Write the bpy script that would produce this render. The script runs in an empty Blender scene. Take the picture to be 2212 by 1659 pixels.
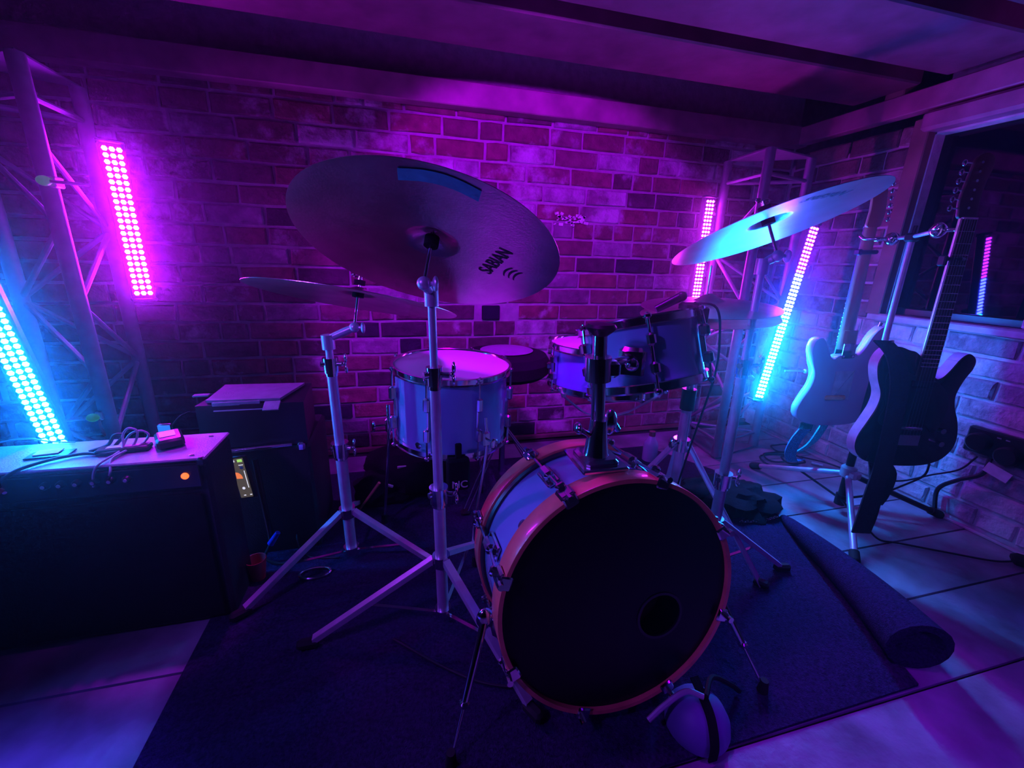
import bpy, math, random
from mathutils import Vector, Matrix, Quaternion
random.seed(7)
V = Vector
S = bpy.context.scene
COL = S.collection

# ---------------------------------------------------------------- camera
cam_d = bpy.data.cameras.new('camera'); cam = bpy.data.objects.new('camera', cam_d); COL.objects.link(cam)
cam_d.sensor_width = 36.0; cam_d.lens = 911.4 / 2212 * 36.0; cam_d.clip_start = 0.02
def cam_axes(yaw, pitch, roll):
    yaw, pitch, roll = (math.radians(a) for a in (yaw, pitch, roll))
    f = V((math.sin(yaw) * math.cos(pitch), math.cos(yaw) * math.cos(pitch), -math.sin(pitch)))
    r0 = V((math.cos(yaw), -math.sin(yaw), 0)); d0 = f.cross(r0)
    r = r0 * math.cos(roll) + d0 * math.sin(roll); d = -r0 * math.sin(roll) + d0 * math.cos(roll)
    return r, -d, -f
ax = cam_axes(14.923, 16.425, -1.693)
m = Matrix((ax[0], ax[1], ax[2])).transposed().to_4x4(); m.translation = V((0, 0, 1.0))
cam.matrix_world = m; S.camera = cam

# ---------------------------------------------------------------- world, exposure, lights
S.view_settings.view_transform = 'Standard'; S.view_settings.look = 'None'
S.view_settings.exposure = -0.12; S.view_settings.gamma = 1.0; S.view_settings.use_curve_mapping = False
S.cycles.max_bounces = 4; S.cycles.volume_bounces = 0; S.cycles.use_adaptive_sampling = True; S.cycles.adaptive_threshold = 0.06; S.cycles.adaptive_min_samples = 16; S.cycles.sample_clamp_indirect = 3.0; S.cycles.use_denoising = True
w = bpy.data.worlds.new('world'); S.world = w; w.use_nodes = True
w.node_tree.nodes['Background'].inputs[0].default_value = (0.02, 0.0, 1.0, 1)
w.node_tree.nodes['Background'].inputs[1].default_value = 0.010

# thin haze added to the air to imitate lens bloom round the LED bars
hv = w.node_tree.nodes.new('ShaderNodeVolumeScatter'); hv.inputs['Color'].default_value = (0.9, 0.9, 1.0, 1)
hv.inputs['Density'].default_value = 0.05; hv.inputs['Anisotropy'].default_value = 0.95
w.node_tree.links.new(hv.outputs[0], w.node_tree.nodes['World Output'].inputs['Volume'])

def aim(o, loc, tgt):
    o.location = loc; o.rotation_euler = (V(tgt) - V(loc)).to_track_quat('-Z', 'Y').to_euler()
def spot(name, loc, tgt, col, power, deg, blend, rad=0.05):
    d = bpy.data.lights.new(name, 'SPOT'); o = bpy.data.objects.new(name, d); COL.objects.link(o)
    d.color = col; d.energy = power; d.spot_size = math.radians(deg); d.spot_blend = blend; d.shadow_soft_size = rad
    aim(o, loc, tgt); return o
spot('wall_wash_light', (0.30, 0.66, 1.70), (0.66, 2.18, 0.84), (0.43, 0.0, 1.0), 165, 70, 0.22, 0.06)
spot('kit_wash_light', (0.25, 0.98, 1.72), (0.34, 1.12, 0.4), (0.42, 0.0, 1.0), 44, 84, 0.5, 0.05)
spot('floor_wash_light', (-0.9, -0.9, 1.9), (-0.80, 0.40, 0.0), (0.085, 0.04, 1.0), 1100, 21, 1.0, 0.08)
spot('front_wash_light', (1.2, -1.3, 1.9), (1.05, 0.15, 0.0), (0.20, 0.0, 1.0), 105, 36, 1.0, 0.08)
spot('side_wash_light', (-1.3, 0.15, 1.6), (0.2, 1.2, 0.5), (0.24, 0.05, 1.0), 70, 70, 0.9, 0.08)
spot('corner_wash_light', (0.2, 0.2, 1.68), (1.9, 1.2, 0.6), (0.22, 0.09, 1.0), 20, 40, 0.9, 0.08)
spot('amp_added_fill', (-0.50, 1.46, 1.70), (-0.60, 1.24, 0.5), (0.55, 0.0, 1.0), 85, 17, 0.9, 0.04)  # unseen lamp added to strengthen the magenta on the amplifier top
spot('beam_wash_light', (0.9, 0.0, 0.9), (2.14, 1.0, 1.60), (0.55, 0.02, 1.0), 34, 38, 1.0, 0.05)

# ---------------------------------------------------------------- materials
def ramp(nt, stops):
    r = nt.nodes.new('ShaderNodeValToRGB'); e = r.color_ramp.elements
    e[0].position, e[0].color = stops[0][0], (*stops[0][1], 1)
    e[1].position, e[1].color = stops[-1][0], (*stops[-1][1], 1)
    for p, c in stops[1:-1]:
        k = e.new(p); k.color = (*c, 1)
    return r
MATS = {}
def mat(name, col, rough=0.5, metal=0.0, noise=None, bump=0.0, bscale=60.0, emit=None, strength=0.0, coat=0.0, spec=None, trans=0.0, ior=None):
    m = bpy.data.materials.new(name); m.use_nodes = True; nt = m.node_tree; b = nt.nodes['Principled BSDF']
    b.inputs['Base Color'].default_value = (*col, 1); b.inputs['Roughness'].default_value = rough
    b.inputs['Metallic'].default_value = metal; b.inputs['Coat Weight'].default_value = coat
    if spec is not None: b.inputs['Specular IOR Level'].default_value = spec
    if ior: b.inputs['IOR'].default_value = ior
    b.inputs['Transmission Weight'].default_value = trans
    if emit:
        b.inputs['Emission Color'].default_value = (*emit, 1); b.inputs['Emission Strength'].default_value = strength
    tc = nt.nodes.new('ShaderNodeTexCoord')
    sc, amt = noise if noise else (30.0, 0.18)
    n = nt.nodes.new('ShaderNodeTexNoise'); n.inputs['Scale'].default_value = sc; n.inputs['Detail'].default_value = 5
    nt.links.new(tc.outputs['Object'], n.inputs['Vector'])
    if trans == 0 and not emit:
        r = ramp(nt, [(0.3, tuple(c * (1 - amt) for c in col)), (0.7, tuple(min(1, c * (1 + amt)) for c in col))])
        nt.links.new(n.outputs['Fac'], r.inputs['Fac']); nt.links.new(r.outputs['Color'], b.inputs['Base Color'])
    if bump:
        n2 = nt.nodes.new('ShaderNodeTexNoise'); n2.inputs['Scale'].default_value = bscale; n2.inputs['Detail'].default_value = 6
        nt.links.new(tc.outputs['Object'], n2.inputs['Vector'])
        bp = nt.nodes.new('ShaderNodeBump'); bp.inputs['Strength'].default_value = bump; bp.inputs['Distance'].default_value = 0.004
        nt.links.new(n2.outputs['Fac'], bp.inputs['Height']); nt.links.new(bp.outputs['Normal'], b.inputs['Normal'])
    MATS[name] = m; return m

def brick_mat(name, stops, wash, wash_col, rough=0.85):
    m = bpy.data.materials.new(name); m.use_nodes = True; nt = m.node_tree; b = nt.nodes['Principled BSDF']; L = nt.links
    b.inputs['Roughness'].default_value = rough; b.inputs['Specular IOR Level'].default_value = 0.35
    oi = nt.nodes.new('ShaderNodeObjectInfo'); geo = nt.nodes.new('ShaderNodeNewGeometry')
    r = ramp(nt, stops); L.new(oi.outputs['Random'], r.inputs['Fac'])
    n1 = nt.nodes.new('ShaderNodeTexNoise'); n1.inputs['Scale'].default_value = 22; n1.inputs['Detail'].default_value = 7
    L.new(geo.outputs['Position'], n1.inputs['Vector'])
    r1 = ramp(nt, [(0.3, (0.65, 0.65, 0.65)), (0.7, (1.25, 1.25, 1.25))]); L.new(n1.outputs['Fac'], r1.inputs['Fac'])
    mx = nt.nodes.new('ShaderNodeMixRGB'); mx.blend_type = 'MULTIPLY'; mx.inputs[0].default_value = 1
    L.new(r.outputs['Color'], mx.inputs[1]); L.new(r1.outputs['Color'], mx.inputs[2])
    # limewash remains: patchy pale film, more on some bricks than on others
    n2 = nt.nodes.new('ShaderNodeTexNoise'); n2.inputs['Scale'].default_value = 9; n2.inputs['Detail'].default_value = 9; n2.inputs['Roughness'].default_value = 0.65
    L.new(geo.outputs['Position'], n2.inputs['Vector'])
    n3 = nt.nodes.new('ShaderNodeTexNoise'); n3.inputs['Scale'].default_value = 1.9; n3.inputs['Detail'].default_value = 2
    L.new(geo.outputs['Position'], n3.inputs['Vector'])
    ad = nt.nodes.new('ShaderNodeMath'); ad.operation = 'ADD'; L.new(n2.outputs['Fac'], ad.inputs[0]); L.new(n3.outputs['Fac'], ad.inputs[1])
    mul = nt.nodes.new('ShaderNodeMath'); mul.operation = 'MULTIPLY_ADD'; mul.inputs[1].default_value = 0.22; L.new(oi.outputs['Random'], mul.inputs[0]); L.new(ad.outputs[0], mul.inputs[2])
    r2 = ramp(nt, [(wash, (0, 0, 0)), (wash + 0.12, (1, 1, 1))])
    dv = nt.nodes.new('ShaderNodeMath'); dv.operation = 'MULTIPLY'; dv.inputs[1].default_value = 0.6; L.new(mul.outputs[0], dv.inputs[0])
    L.new(dv.outputs[0], r2.inputs['Fac'])
    mx2 = nt.nodes.new('ShaderNodeMixRGB'); L.new(r2.outputs['Color'], mx2.inputs[0]); L.new(mx.outputs[0], mx2.inputs[1]); mx2.inputs[2].default_value = (*wash_col, 1)
    L.new(mx2.outputs[0], b.inputs['Base Color'])
    n4 = nt.nodes.new('ShaderNodeTexNoise'); n4.inputs['Scale'].default_value = 48; n4.inputs['Detail'].default_value = 8
    L.new(geo.outputs['Position'], n4.inputs['Vector'])
    bp = nt.nodes.new('ShaderNodeBump'); bp.inputs['Strength'].default_value = 0.9; bp.inputs['Distance'].default_value = 0.010
    L.new(n4.outputs['Fac'], bp.inputs['Height']); L.new(bp.outputs['Normal'], b.inputs['Normal'])
    return m
BRICK = brick_mat('red_brick', [(0, (0.03, 0.02, 0.05)), (0.2, (0.14, 0.05, 0.09)), (0.5, (0.24, 0.06, 0.10)), (0.8, (0.19, 0.07, 0.14)), (1, (0.30, 0.17, 0.30))], 0.72, (0.55, 0.45, 0.58))
BRICK_R = brick_mat('limewashed_brick', [(0, (0.22, 0.22, 0.26)), (0.3, (0.36, 0.37, 0.42)), (0.9, (0.44, 0.44, 0.46)), (1, (0.40, 0.22, 0.20))], 0.60, (0.62, 0.64, 0.66))
BRICK_P = brick_mat('brown_brick', [(0, (0.08, 0.06, 0.07)), (0.5, (0.20, 0.12, 0.12)), (1, (0.28, 0.17, 0.18))], 0.72, (0.42, 0.38, 0.42))
mat('mortar', (0.42, 0.34, 0.42), 0.95, bump=0.6, bscale=90)
mat('mortar_pale', (0.52, 0.53, 0.56), 0.95, bump=0.6, bscale=90)
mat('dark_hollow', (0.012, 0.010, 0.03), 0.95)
mat('chalk_paint', (0.80, 0.78, 0.82), 0.9, noise=(60, 0.3))
mat('dark_wood', (0.20, 0.10, 0.10), 0.7, noise=(8, 0.35), bump=0.3, bscale=25)
mat('joist_wood', (0.17, 0.05, 0.11), 0.7, noise=(10, 0.3), bump=0.3, bscale=22)
mat('beam_wood', (0.34, 0.13, 0.24), 0.6, noise=(10, 0.3), bump=0.3, bscale=22)
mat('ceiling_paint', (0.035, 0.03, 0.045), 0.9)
mat('stone_tile', (0.30, 0.32, 0.36), 0.38, noise=(7, 0.4), bump=0.9, bscale=26)
mat('grout', (0.03, 0.03, 0.035), 0.95)
mat('carpet', (0.034, 0.020, 0.075), 0.97, noise=(160, 0.55), bump=1.0, bscale=320, spec=0.1)
mat('black_cloth', (0.010, 0.010, 0.014), 0.95, bump=0.5, bscale=120, spec=0.15)
mat('black_tolex', (0.022, 0.022, 0.028), 0.5, bump=0.5, bscale=300)
mat('lit_black_vinyl', (0.28, 0.26, 0.34), 0.38, bump=0.35, bscale=260)  # black covering coloured pale to stand for the light falling on it
mat('black_plastic', (0.012, 0.012, 0.016), 0.35)
mat('rubber', (0.010, 0.010, 0.012), 0.8)
mat('chrome', (0.82, 0.80, 0.84), 0.14, 1.0, noise=(40, 0.05))
mat('satin_steel', (0.72, 0.62, 0.78), 0.38, 0.5, noise=(40, 0.08))
mat('aluminium', (0.55, 0.55, 0.60), 0.38, 0.7, noise=(30, 0.1))
mat('drum_shell', (0.20, 0.42, 0.66), 0.22, coat=0.6, noise=(3, 0.06))
mat('snare_shell', (0.16, 0.20, 0.75), 0.3, coat=0.5, noise=(3, 0.06))
mat('maple_hoop', (0.88, 0.24, 0.16), 0.32, coat=0.4, noise=(14, 0.25))
mat('hoop_inlay', (0.03, 0.03, 0.04), 0.35)
mat('white_head', (0.62, 0.60, 0.66), 0.55, noise=(6, 0.05))
mat('black_head', (0.004, 0.004, 0.008), 0.35, spec=0.25)
mat('backlit_pink', (0.70, 0.22, 0.22), 0.7)  # pink of the back light seen through the port, put into the colour
mat('bronze', (0.78, 0.66, 0.66), 0.28, 1.0, noise=(14, 0.14), bump=0.12, bscale=160)
mat('bright_bronze', (0.46, 0.44, 0.48), 0.30, 1.0, noise=(9, 0.2), bump=0.15, bscale=120)
mat('cymbal_ink', (0.02, 0.02, 0.03), 0.7)
mat('blue_tape', (0.10, 0.24, 0.42), 0.75, bump=0.3, bscale=80)
mat('truss_metal', (0.24, 0.22, 0.30), 0.48, 0.5, noise=(30, 0.12))
mat('clear_plate', (0.8, 0.8, 0.9), 0.1, trans=1.0, ior=1.2)
mat('white_lacquer', (0.60, 0.44, 0.66), 0.26, coat=0.5, noise=(3, 0.03))
mat('cream_plastic', (0.62, 0.55, 0.60), 0.4)
mat('black_lacquer', (0.016, 0.010, 0.020), 0.25, coat=0.3)
mat('binding_side', (0.78, 0.62, 0.82), 0.25, coat=0.4)
mat('neck_maple', (0.52, 0.22, 0.14), 0.35, coat=0.3, noise=(8, 0.12))
mat('orange_foam', (0.95, 0.34, 0.16), 0.7)
mat('fretboard', (0.035, 0.018, 0.014), 0.5)
mat('blue_glitter', (0.10, 0.30, 0.95), 0.35, 0.5, noise=(420, 0.9), bump=1.0, bscale=420)
mat('cyan_glitter', (0.05, 0.55, 0.85), 0.35, 0.5, noise=(420, 0.9), bump=1.0, bscale=420)
mat('webbing', (0.022, 0.016, 0.03), 0.9, bump=0.8, bscale=140)
mat('dark_glass', (0.0, 0.0, 0.004), 0.03, spec=0.5)
mat('stone_sill', (0.46, 0.40, 0.46), 0.7, bump=0.5, bscale=40)
mat('cable_rubber', (0.02, 0.02, 0.03), 0.6)
mat('grey_cable', (0.30, 0.30, 0.40), 0.5)
mat('paper', (0.62, 0.66, 0.72), 0.8)
mat('red_plastic', (0.55, 0.06, 0.10), 0.4)
mat('blue_plastic', (0.04, 0.05, 0.60), 0.4)
mat('green_knob', (0.08, 0.55, 0.12), 0.4, emit=(0.1, 0.8, 0.2), strength=0.12)
mat('bottle_plastic', (0.55, 0.50, 0.75), 0.25, noise=(8, 0.1))
mat('pale_dome', (0.17, 0.18, 0.42), 0.5, noise=(9, 0.15))
mat('pilot_lamp', (0.8, 0.2, 0.05), 0.4, emit=(1.0, 0.14, 0.02), strength=2.2)
mat('screen_black', (0.03, 0.025, 0.02), 0.2, emit=(0.16, 0.13, 0.11), strength=0.5)
mat('screen_green', (0.3, 0.6, 0.1), 0.3, emit=(0.42, 0.85, 0.16), strength=1.0)
mat('screen_orange', (0.8, 0.3, 0.1), 0.3, emit=(1.0, 0.22, 0.06), strength=1.0)
mat('screen_white', (0.8, 0.8, 0.8), 0.3, emit=(0.85, 0.85, 0.95), strength=1.0)
mat('screen_blue', (0.1, 0.3, 0.9), 0.3, emit=(0.02, 0.22, 0.95), strength=1.0)
LEDS = 90.0
mat('led_magenta', (1, 1, 1), 0.4, emit=(0.48, 0.008, 1.0), strength=LEDS * 3.2)
mat('led_pink', (1, 1, 1), 0.4, emit=(0.66, 0.02, 1.0), strength=LEDS * 1.6)
mat('led_cyan', (1, 1, 1), 0.4, emit=(0.005, 0.20, 1.0), strength=LEDS * 3)
mat('led_violet', (1, 1, 1), 0.4, emit=(0.30, 0.012, 1.0), strength=LEDS * 1.2)
mat('led_blue', (1, 1, 1), 0.4, emit=(0.02, 0.03, 1.0), strength=LEDS * 5)
mat('led_sky', (1, 1, 1), 0.4, emit=(0.005, 0.22, 1.0), strength=LEDS * 8)

# ---------------------------------------------------------------- mesh builder
class MB:
    def __init__(s): s.v = []; s.f = []; s.xf = None
    def add(s, vs, fs):
        b = len(s.v)
        s.v += [tuple(s.xf @ V(v)) if s.xf else tuple(v) for v in vs]
        s.f += [[i + b for i in f] for f in fs]; return s
    def rings(s, rs, close=True, cap0=True, cap1=True):
        n = len(rs[0]); vs = [p for r in rs for p in r]; fs = []
        for k in range(len(rs) - 1):
            for i in range(n if close else n - 1):
                j = (i + 1) % n
                fs.append([k * n + i, k * n + j, (k + 1) * n + j, (k + 1) * n + i])
        if cap0: fs.append(list(range(n))[::-1])
        if cap1: fs.append([(len(rs) - 1) * n + i for i in range(n)])
        return s.add(vs, fs)
    def cyl(s, p0, p1, r0, r1=None, n=16, cap=True):
        return s.lathe(p0, V(p1) - V(p0), [(r0, 0), (r0 if r1 is None else r1, (V(p1) - V(p0)).length)], n, cap)
    def lathe(s, o, axis, prof, n=32, cap=True):
        o = V(o); a = V(axis).normalized(); u = a.orthogonal().normalized(); w_ = a.cross(u)
        rs = [[o + a * h + (u * math.cos(2 * math.pi * i / n) + w_ * math.sin(2 * math.pi * i / n)) * r for i in range(n)] for r, h in prof]
        return s.rings(rs, True, cap, cap)
    def ringlathe(s, o, axis, prof, n=48):           # closed cross-section: a hoop
        o = V(o); a = V(axis).normalized(); u = a.orthogonal().normalized(); w_ = a.cross(u)
        rs = [[o + a * h + (u * math.cos(2 * math.pi * i / n) + w_ * math.sin(2 * math.pi * i / n)) * r for i in range(n)] for r, h in prof + [prof[0]]]
        return s.rings(rs, True, False, False)
    def tube(s, pts, r, n=8, closed=False, flat=None):
        pts = [V(p) for p in pts]; rs = []; N = len(pts); up = None
        for i, p in enumerate(pts):
            a = pts[(i + 1) % N] if (closed or i < N - 1) else p
            b = pts[i - 1] if (closed or i > 0) else p
            t = (a - b).normalized()
            if up is None: up = t.orthogonal().normalized()
            up = (up - t * up.dot(t)).normalized(); sd = t.cross(up)
            rr = r[i] if isinstance(r, (list, tuple)) else r
            rs.append([p + (up * math.cos(2 * math.pi * k / n) + sd * math.sin(2 * math.pi * k / n)) * rr for k in range(n)])
        if closed: rs.append(rs[0])
        return s.rings(rs, True, not closed, not closed)
    def ribbon(s, pts, wdir, wid, th):
        pts = [V(p) for p in pts]; wd = V(wdir).normalized(); rs = []
        for i, p in enumerate(pts):
            t = (pts[min(i + 1, len(pts) - 1)] - pts[max(i - 1, 0)]).normalized()
            nn = t.cross(wd).normalized()
            rs.append([p - wd * wid / 2 - nn * th / 2, p + wd * wid / 2 - nn * th / 2, p + wd * wid / 2 + nn * th / 2, p - wd * wid / 2 + nn * th / 2])
        return s.rings(rs)
    def box(s, c, size, bev=0.0, rot=None):
        c = V(c); hx, hy, hz = (x / 2 for x in size); b = min(bev, hx * .9, hy * .9, hz * .9)
        R = rot if rot is not None else Matrix.Identity(3)
        if b <= 0:
            vs = [c + R @ V((x, y, z)) for z in (-hz, hz) for x, y in ((-hx, -hy), (hx, -hy), (hx, hy), (-hx, hy))]
            return s.add(vs, [[3, 2, 1, 0], [4, 5, 6, 7], [0, 1, 5, 4], [1, 2, 6, 5], [2, 3, 7, 6], [3, 0, 4, 7]])
        def ring(ix, z):
            X, Y = hx - ix, hy - ix; k = b if ix == 0 else b * .5
            return [c + R @ V(q) for q in ((-X + k, -Y, z), (X - k, -Y, z), (X, -Y + k, z), (X, Y - k, z), (X - k, Y, z), (-X + k, Y, z), (-X, Y - k, z), (-X, -Y + k, z))]
        return s.rings([ring(b, -hz), ring(0, -hz + b), ring(0, hz - b), ring(b, hz)])
    def ball(s, c, r, sc=(1, 1, 1), n=12, m_=8, rot=None):
        c = V(c); R = rot if rot is not None else Matrix.Identity(3); rs = []
        for k in range(m_ + 1):
            t = math.pi * k / m_; q = max(math.sin(t), 0.02)
            rs.append([c + R @ V((r * sc[0] * q * math.cos(2 * math.pi * i / n), r * sc[1] * q * math.sin(2 * math.pi * i / n), -r * sc[2] * math.cos(t))) for i in range(n)])
        return s.rings(rs)
    def plate(s, outline, c0, c1, ins=0.004):        # outline in local (x, z); thickness along local y, edges rounded
        n = len(outline); P = [V((a, b)) for a, b in outline]
        area = sum(P[i].x * P[(i + 1) % n].y - P[(i + 1) % n].x * P[i].y for i in range(n))
        if area < 0: P = P[::-1]
        N = []
        for i in range(n):
            t = (P[(i + 1) % n] - P[i - 1]).normalized(); N.append(V((t.y, -t.x)))
        def ring(k, y): return [V((P[i].x - N[i].x * k, y, P[i].y - N[i].y * k)) for i in range(n)]
        sg = 1 if c1 > c0 else -1
        return s.rings([ring(ins, c0), ring(ins * .3, c0 + sg * ins * .35), ring(0, c0 + sg * ins), ring(0, c1 - sg * ins), ring(ins * .3, c1 - sg * ins * .35), ring(ins, c1)])

def spline(pts, k=6, closed=False):
    P = [V(p) for p in pts]; n = len(P); out = []
    for i in range(n if closed else n - 1):
        p0 = P[(i - 1) % n] if (closed or i > 0) else P[i] * 2 - P[i + 1]
        p1 = P[i]; p2 = P[(i + 1) % n]
        p3 = P[(i + 2) % n] if (closed or i < n - 2) else P[i + 1] * 2 - P[i]
        for j in range(k):
            t = j / k
            out.append(0.5 * ((2 * p1) + (p2 - p0) * t + (2 * p0 - 5 * p1 + 4 * p2 - p3) * t * t + (3 * p1 - p0 - 3 * p2 + p3) * t ** 3))
    if not closed: out.append(P[-1])
    return out

def mesh(name, mb, smooth=True):
    me = bpy.data.meshes.new(name); me.from_pydata(mb.v, [], mb.f); me.update()
    if smooth:
        me.polygons.foreach_set('use_smooth', [True] * len(me.polygons))
        me.set_sharp_from_angle(angle=math.radians(38))
    return me
def flip_fix(me):
    import bmesh
    b = bmesh.new(); b.from_mesh(me); bmesh.ops.recalc_face_normals(b, faces=b.faces); b.to_mesh(me); b.free()
def obj(name, mb, m_, parent=None, label=None, smooth=True):
    me = mesh(name, mb, False); flip_fix(me)
    if smooth:
        me.polygons.foreach_set('use_smooth', [True] * len(me.polygons)); me.set_sharp_from_angle(angle=math.radians(38))
    me.materials.append(MATS[m_] if isinstance(m_, str) else m_)
    o = bpy.data.objects.new(name, me); COL.objects.link(o)
    if parent is not None:
        o.parent = parent; o.matrix_parent_inverse = PINV[parent.name]
    PINV[o.name] = Matrix.Identity(4) if parent is None else Matrix.Identity(4)
    if label: o['label'] = label
    return o
PINV = {}
def thing(name, label, cat, loc=(0, 0, 0), group=None):
    o = bpy.data.objects.new(name, None); COL.objects.link(o); o.location = loc; o.empty_display_size = 0.05
    PINV[o.name] = Matrix.Translation(-V(loc))
    o['label'] = label; o['category'] = cat
    if group: o['group'] = group
    return o
def tag(o, label, cat, group=None):
    o['label'] = label; o['category'] = cat
    if group: o['group'] = group
    return o
def struct(name, mb, m_, parent=None):
    o = obj(name, mb, m_, parent)
    if parent is None: o['kind'] = 'structure'
    return o

# ================================================================= THE ROOM
D = 2.18; XR = 2.20
wall_back = struct('wall_back', MB().box((0.1, D + 0.108, 0.95), (4.4, 0.2, 1.9)), 'mortar')
wb = MB()
wb.box((XR + 0.108, 0.2, 0.386), (0.2, 4.0, 0.772)); wb.box((XR + 0.108, 1.84, 1.36), (0.2, 0.70, 1.18))
wb.box((XR + 0.108, -0.42, 1.36), (0.2, 2.8, 1.18)); wb.box((XR + 0.108, 0.2, 1.93), (0.2, 4.0, 0.75))
wall_right = struct('wall_right', wb, 'mortar_pale')
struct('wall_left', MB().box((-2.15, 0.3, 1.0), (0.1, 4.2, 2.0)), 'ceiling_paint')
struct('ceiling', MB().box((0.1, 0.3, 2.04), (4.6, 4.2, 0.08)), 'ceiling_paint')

# bricks: a few shared irregular shapes, one object per brick
def brick_mesh(L_, h_, m_, k):
    rnd = random.Random(k); b = 0.006; hx, hz = L_ / 2, h_ / 2; d0, d1 = 0.030, -0.004
    def j(a): return rnd.uniform(-a, a)
    def ring(ins, y, a, ay=0): return [(sx * (hx - ins) + j(a), y + j(ay), sz * (hz - ins) + j(a)) for sx, sz in ((-1, -1), (0, -1.02), (1, -1), (1, 0), (1, 1), (0, 1.02), (-1, 1), (-1, 0))]
    mb = MB().rings([ring(0, d0, 0.001), ring(0.0, d1 + b, 0.0025), ring(b, d1, 0.003, 0.0015)])
    me = mesh('brick', mb, False); flip_fix(me); me.materials.append(m_); return me
CH = 0.084; Z0 = 0.017
def brick_set(m_, tag_): return {'s': [(0.232, brick_mesh(0.232 - 0.012, CH - 0.013, m_, tag_ + i)) for i in range(5)], 'h': [(0.116, brick_mesh(0.116 - 0.012, CH - 0.013, m_, tag_ + 50 + i)) for i in range(4)],
                               't': [(0.17, brick_mesh(0.17 - 0.012, CH - 0.013, m_, tag_ + 90 + i)) for i in range(3)]}
def lay(setk, parent, run, c0, c1, a0, a1, place, skip=None, seed=1):
    rnd = random.Random(seed)
    for c in range(c0, c1):
        z = Z0 + CH * (c + 0.5); a = a0 - rnd.uniform(0, 0.2)
        while a < a1 - 0.03:
            kind = rnd.choices('sht', (6, 3, 1.5))[0]
            L_, me = rnd.choice(setk[kind])
            s0, s1 = max(a, a0), min(a + L_, a1)
            a += L_
            if s1 - s0 < 0.035: continue
            mid = (s0 + s1) / 2
            if skip and skip(mid, z, c): continue
            o = bpy.data.objects.new('brick', me); COL.objects.link(o); o.parent = parent
            place(o, mid, z, rnd); o.scale.x = (s1 - s0) / L_
            if rnd.random() < 0.5: o.scale.z = -1
bs = brick_set(BRICK, 100); br = brick_set(BRICK_R, 300); bp_ = brick_set(BRICK_P, 500)
def place_back(o, a, z, rnd): o.location = (a, D + rnd.uniform(-0.002, 0.0035), z); o.rotation_euler = (0, rnd.uniform(-0.006, 0.006), 0)
def place_right(o, a, z, rnd): o.location = (XR + rnd.uniform(-0.002, 0.0035), a, z); o.rotation_euler = (0, rnd.uniform(-0.006, 0.006), -math.pi / 2)
hole_c = int((0.728 - Z0) / CH)
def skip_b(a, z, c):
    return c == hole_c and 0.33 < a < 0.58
lay(bs, wall_back, None, 0, 20, -1.30, 2.19, place_back, skip_b, 3)
# the course beside the hollow: two cut bricks left and right of it, and the dark hollow itself
zh = Z0 + CH * (hole_c + .5)
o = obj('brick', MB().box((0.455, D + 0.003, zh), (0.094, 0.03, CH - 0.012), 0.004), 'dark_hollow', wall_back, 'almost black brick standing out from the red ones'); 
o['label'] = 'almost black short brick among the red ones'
lo = MB(); r_ = random.Random(9)
for c in range(20):
    a = -2.1 - r_.uniform(0, .1)
    while a < -1.31:
        lo.box((min(a + .11, -1.36), D + .008, Z0 + CH * (c + .5)), (0.20, 0.03, CH - .014), 0.004); a += 0.232
o = obj('brick_courses', lo, BRICK, wall_back); o['kind'] = 'stuff'
lay(br, wall_right, None, 0, 9, -0.25, 2.165, place_right, None, 5)
lay(bp_, wall_right, None, 9, 19, 1.565, 2.165, place_right, None, 6)
# flaked white paint on one brick of the back wall
r_ = random.Random(4); fl = MB()
for i in range(34):
    x = 0.785 + 0.17 * (i / 34) + r_.uniform(-.008, .008); z = 1.212 + r_.uniform(-.024, .024) - (0.012 if i % 3 == 0 else 0)
    fl.box((x, D - 0.0055, z), (r_.uniform(.008, .024), 0.0015, r_.uniform(.004, .014)), 0, Matrix.Rotation(r_.uniform(-.5, .5), 3, 'Y'))
obj('paint_flakes', fl, 'chalk_paint', wall_back, 'flakes of white paint left on a brick')['kind'] = 'stuff'

# floor: long stone tiles, joints at the photographed spacing
floor = struct('floor', MB().box((0.0, 0.5, -0.055), (5.0, 4.4, 0.09)), 'grout')
ys = [0.507 + 0.2305 * k for k in range(-5, 8)]
tiles = [mesh('tile', MB().box((0, 0, 0), (2.394, 0.2305 - 0.007, 0.012), 0.0006), False) for _ in range(1)]
for me in tiles: flip_fix(me); me.materials.append(MATS['stone_tile'])
r_ = random.Random(12)
for k in range(len(ys) - 1):
    jx = 0.25 + (k % 3) * 0.17
    for i in (-1, 1):
        o = bpy.data.objects.new('tile', tiles[0]); COL.objects.link(o); o.parent = floor
        o.location = (jx + i * 1.20, (ys[k] + ys[k + 1]) / 2, -0.0062 + r_.uniform(-.0003, .0003)); o.rotation_euler = (0, 0, math.pi * ((i + k) % 2))
struct('baseboard_back', MB().box((0.1, D - 0.012, 0.012), (4.2, 0.02, 0.024), 0.003), 'dark_wood')
struct('baseboard_right', MB().box((XR - 0.012, 0.4, 0.006), (0.014, 3.4, 0.012), 0.003), 'stone_sill')

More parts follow.
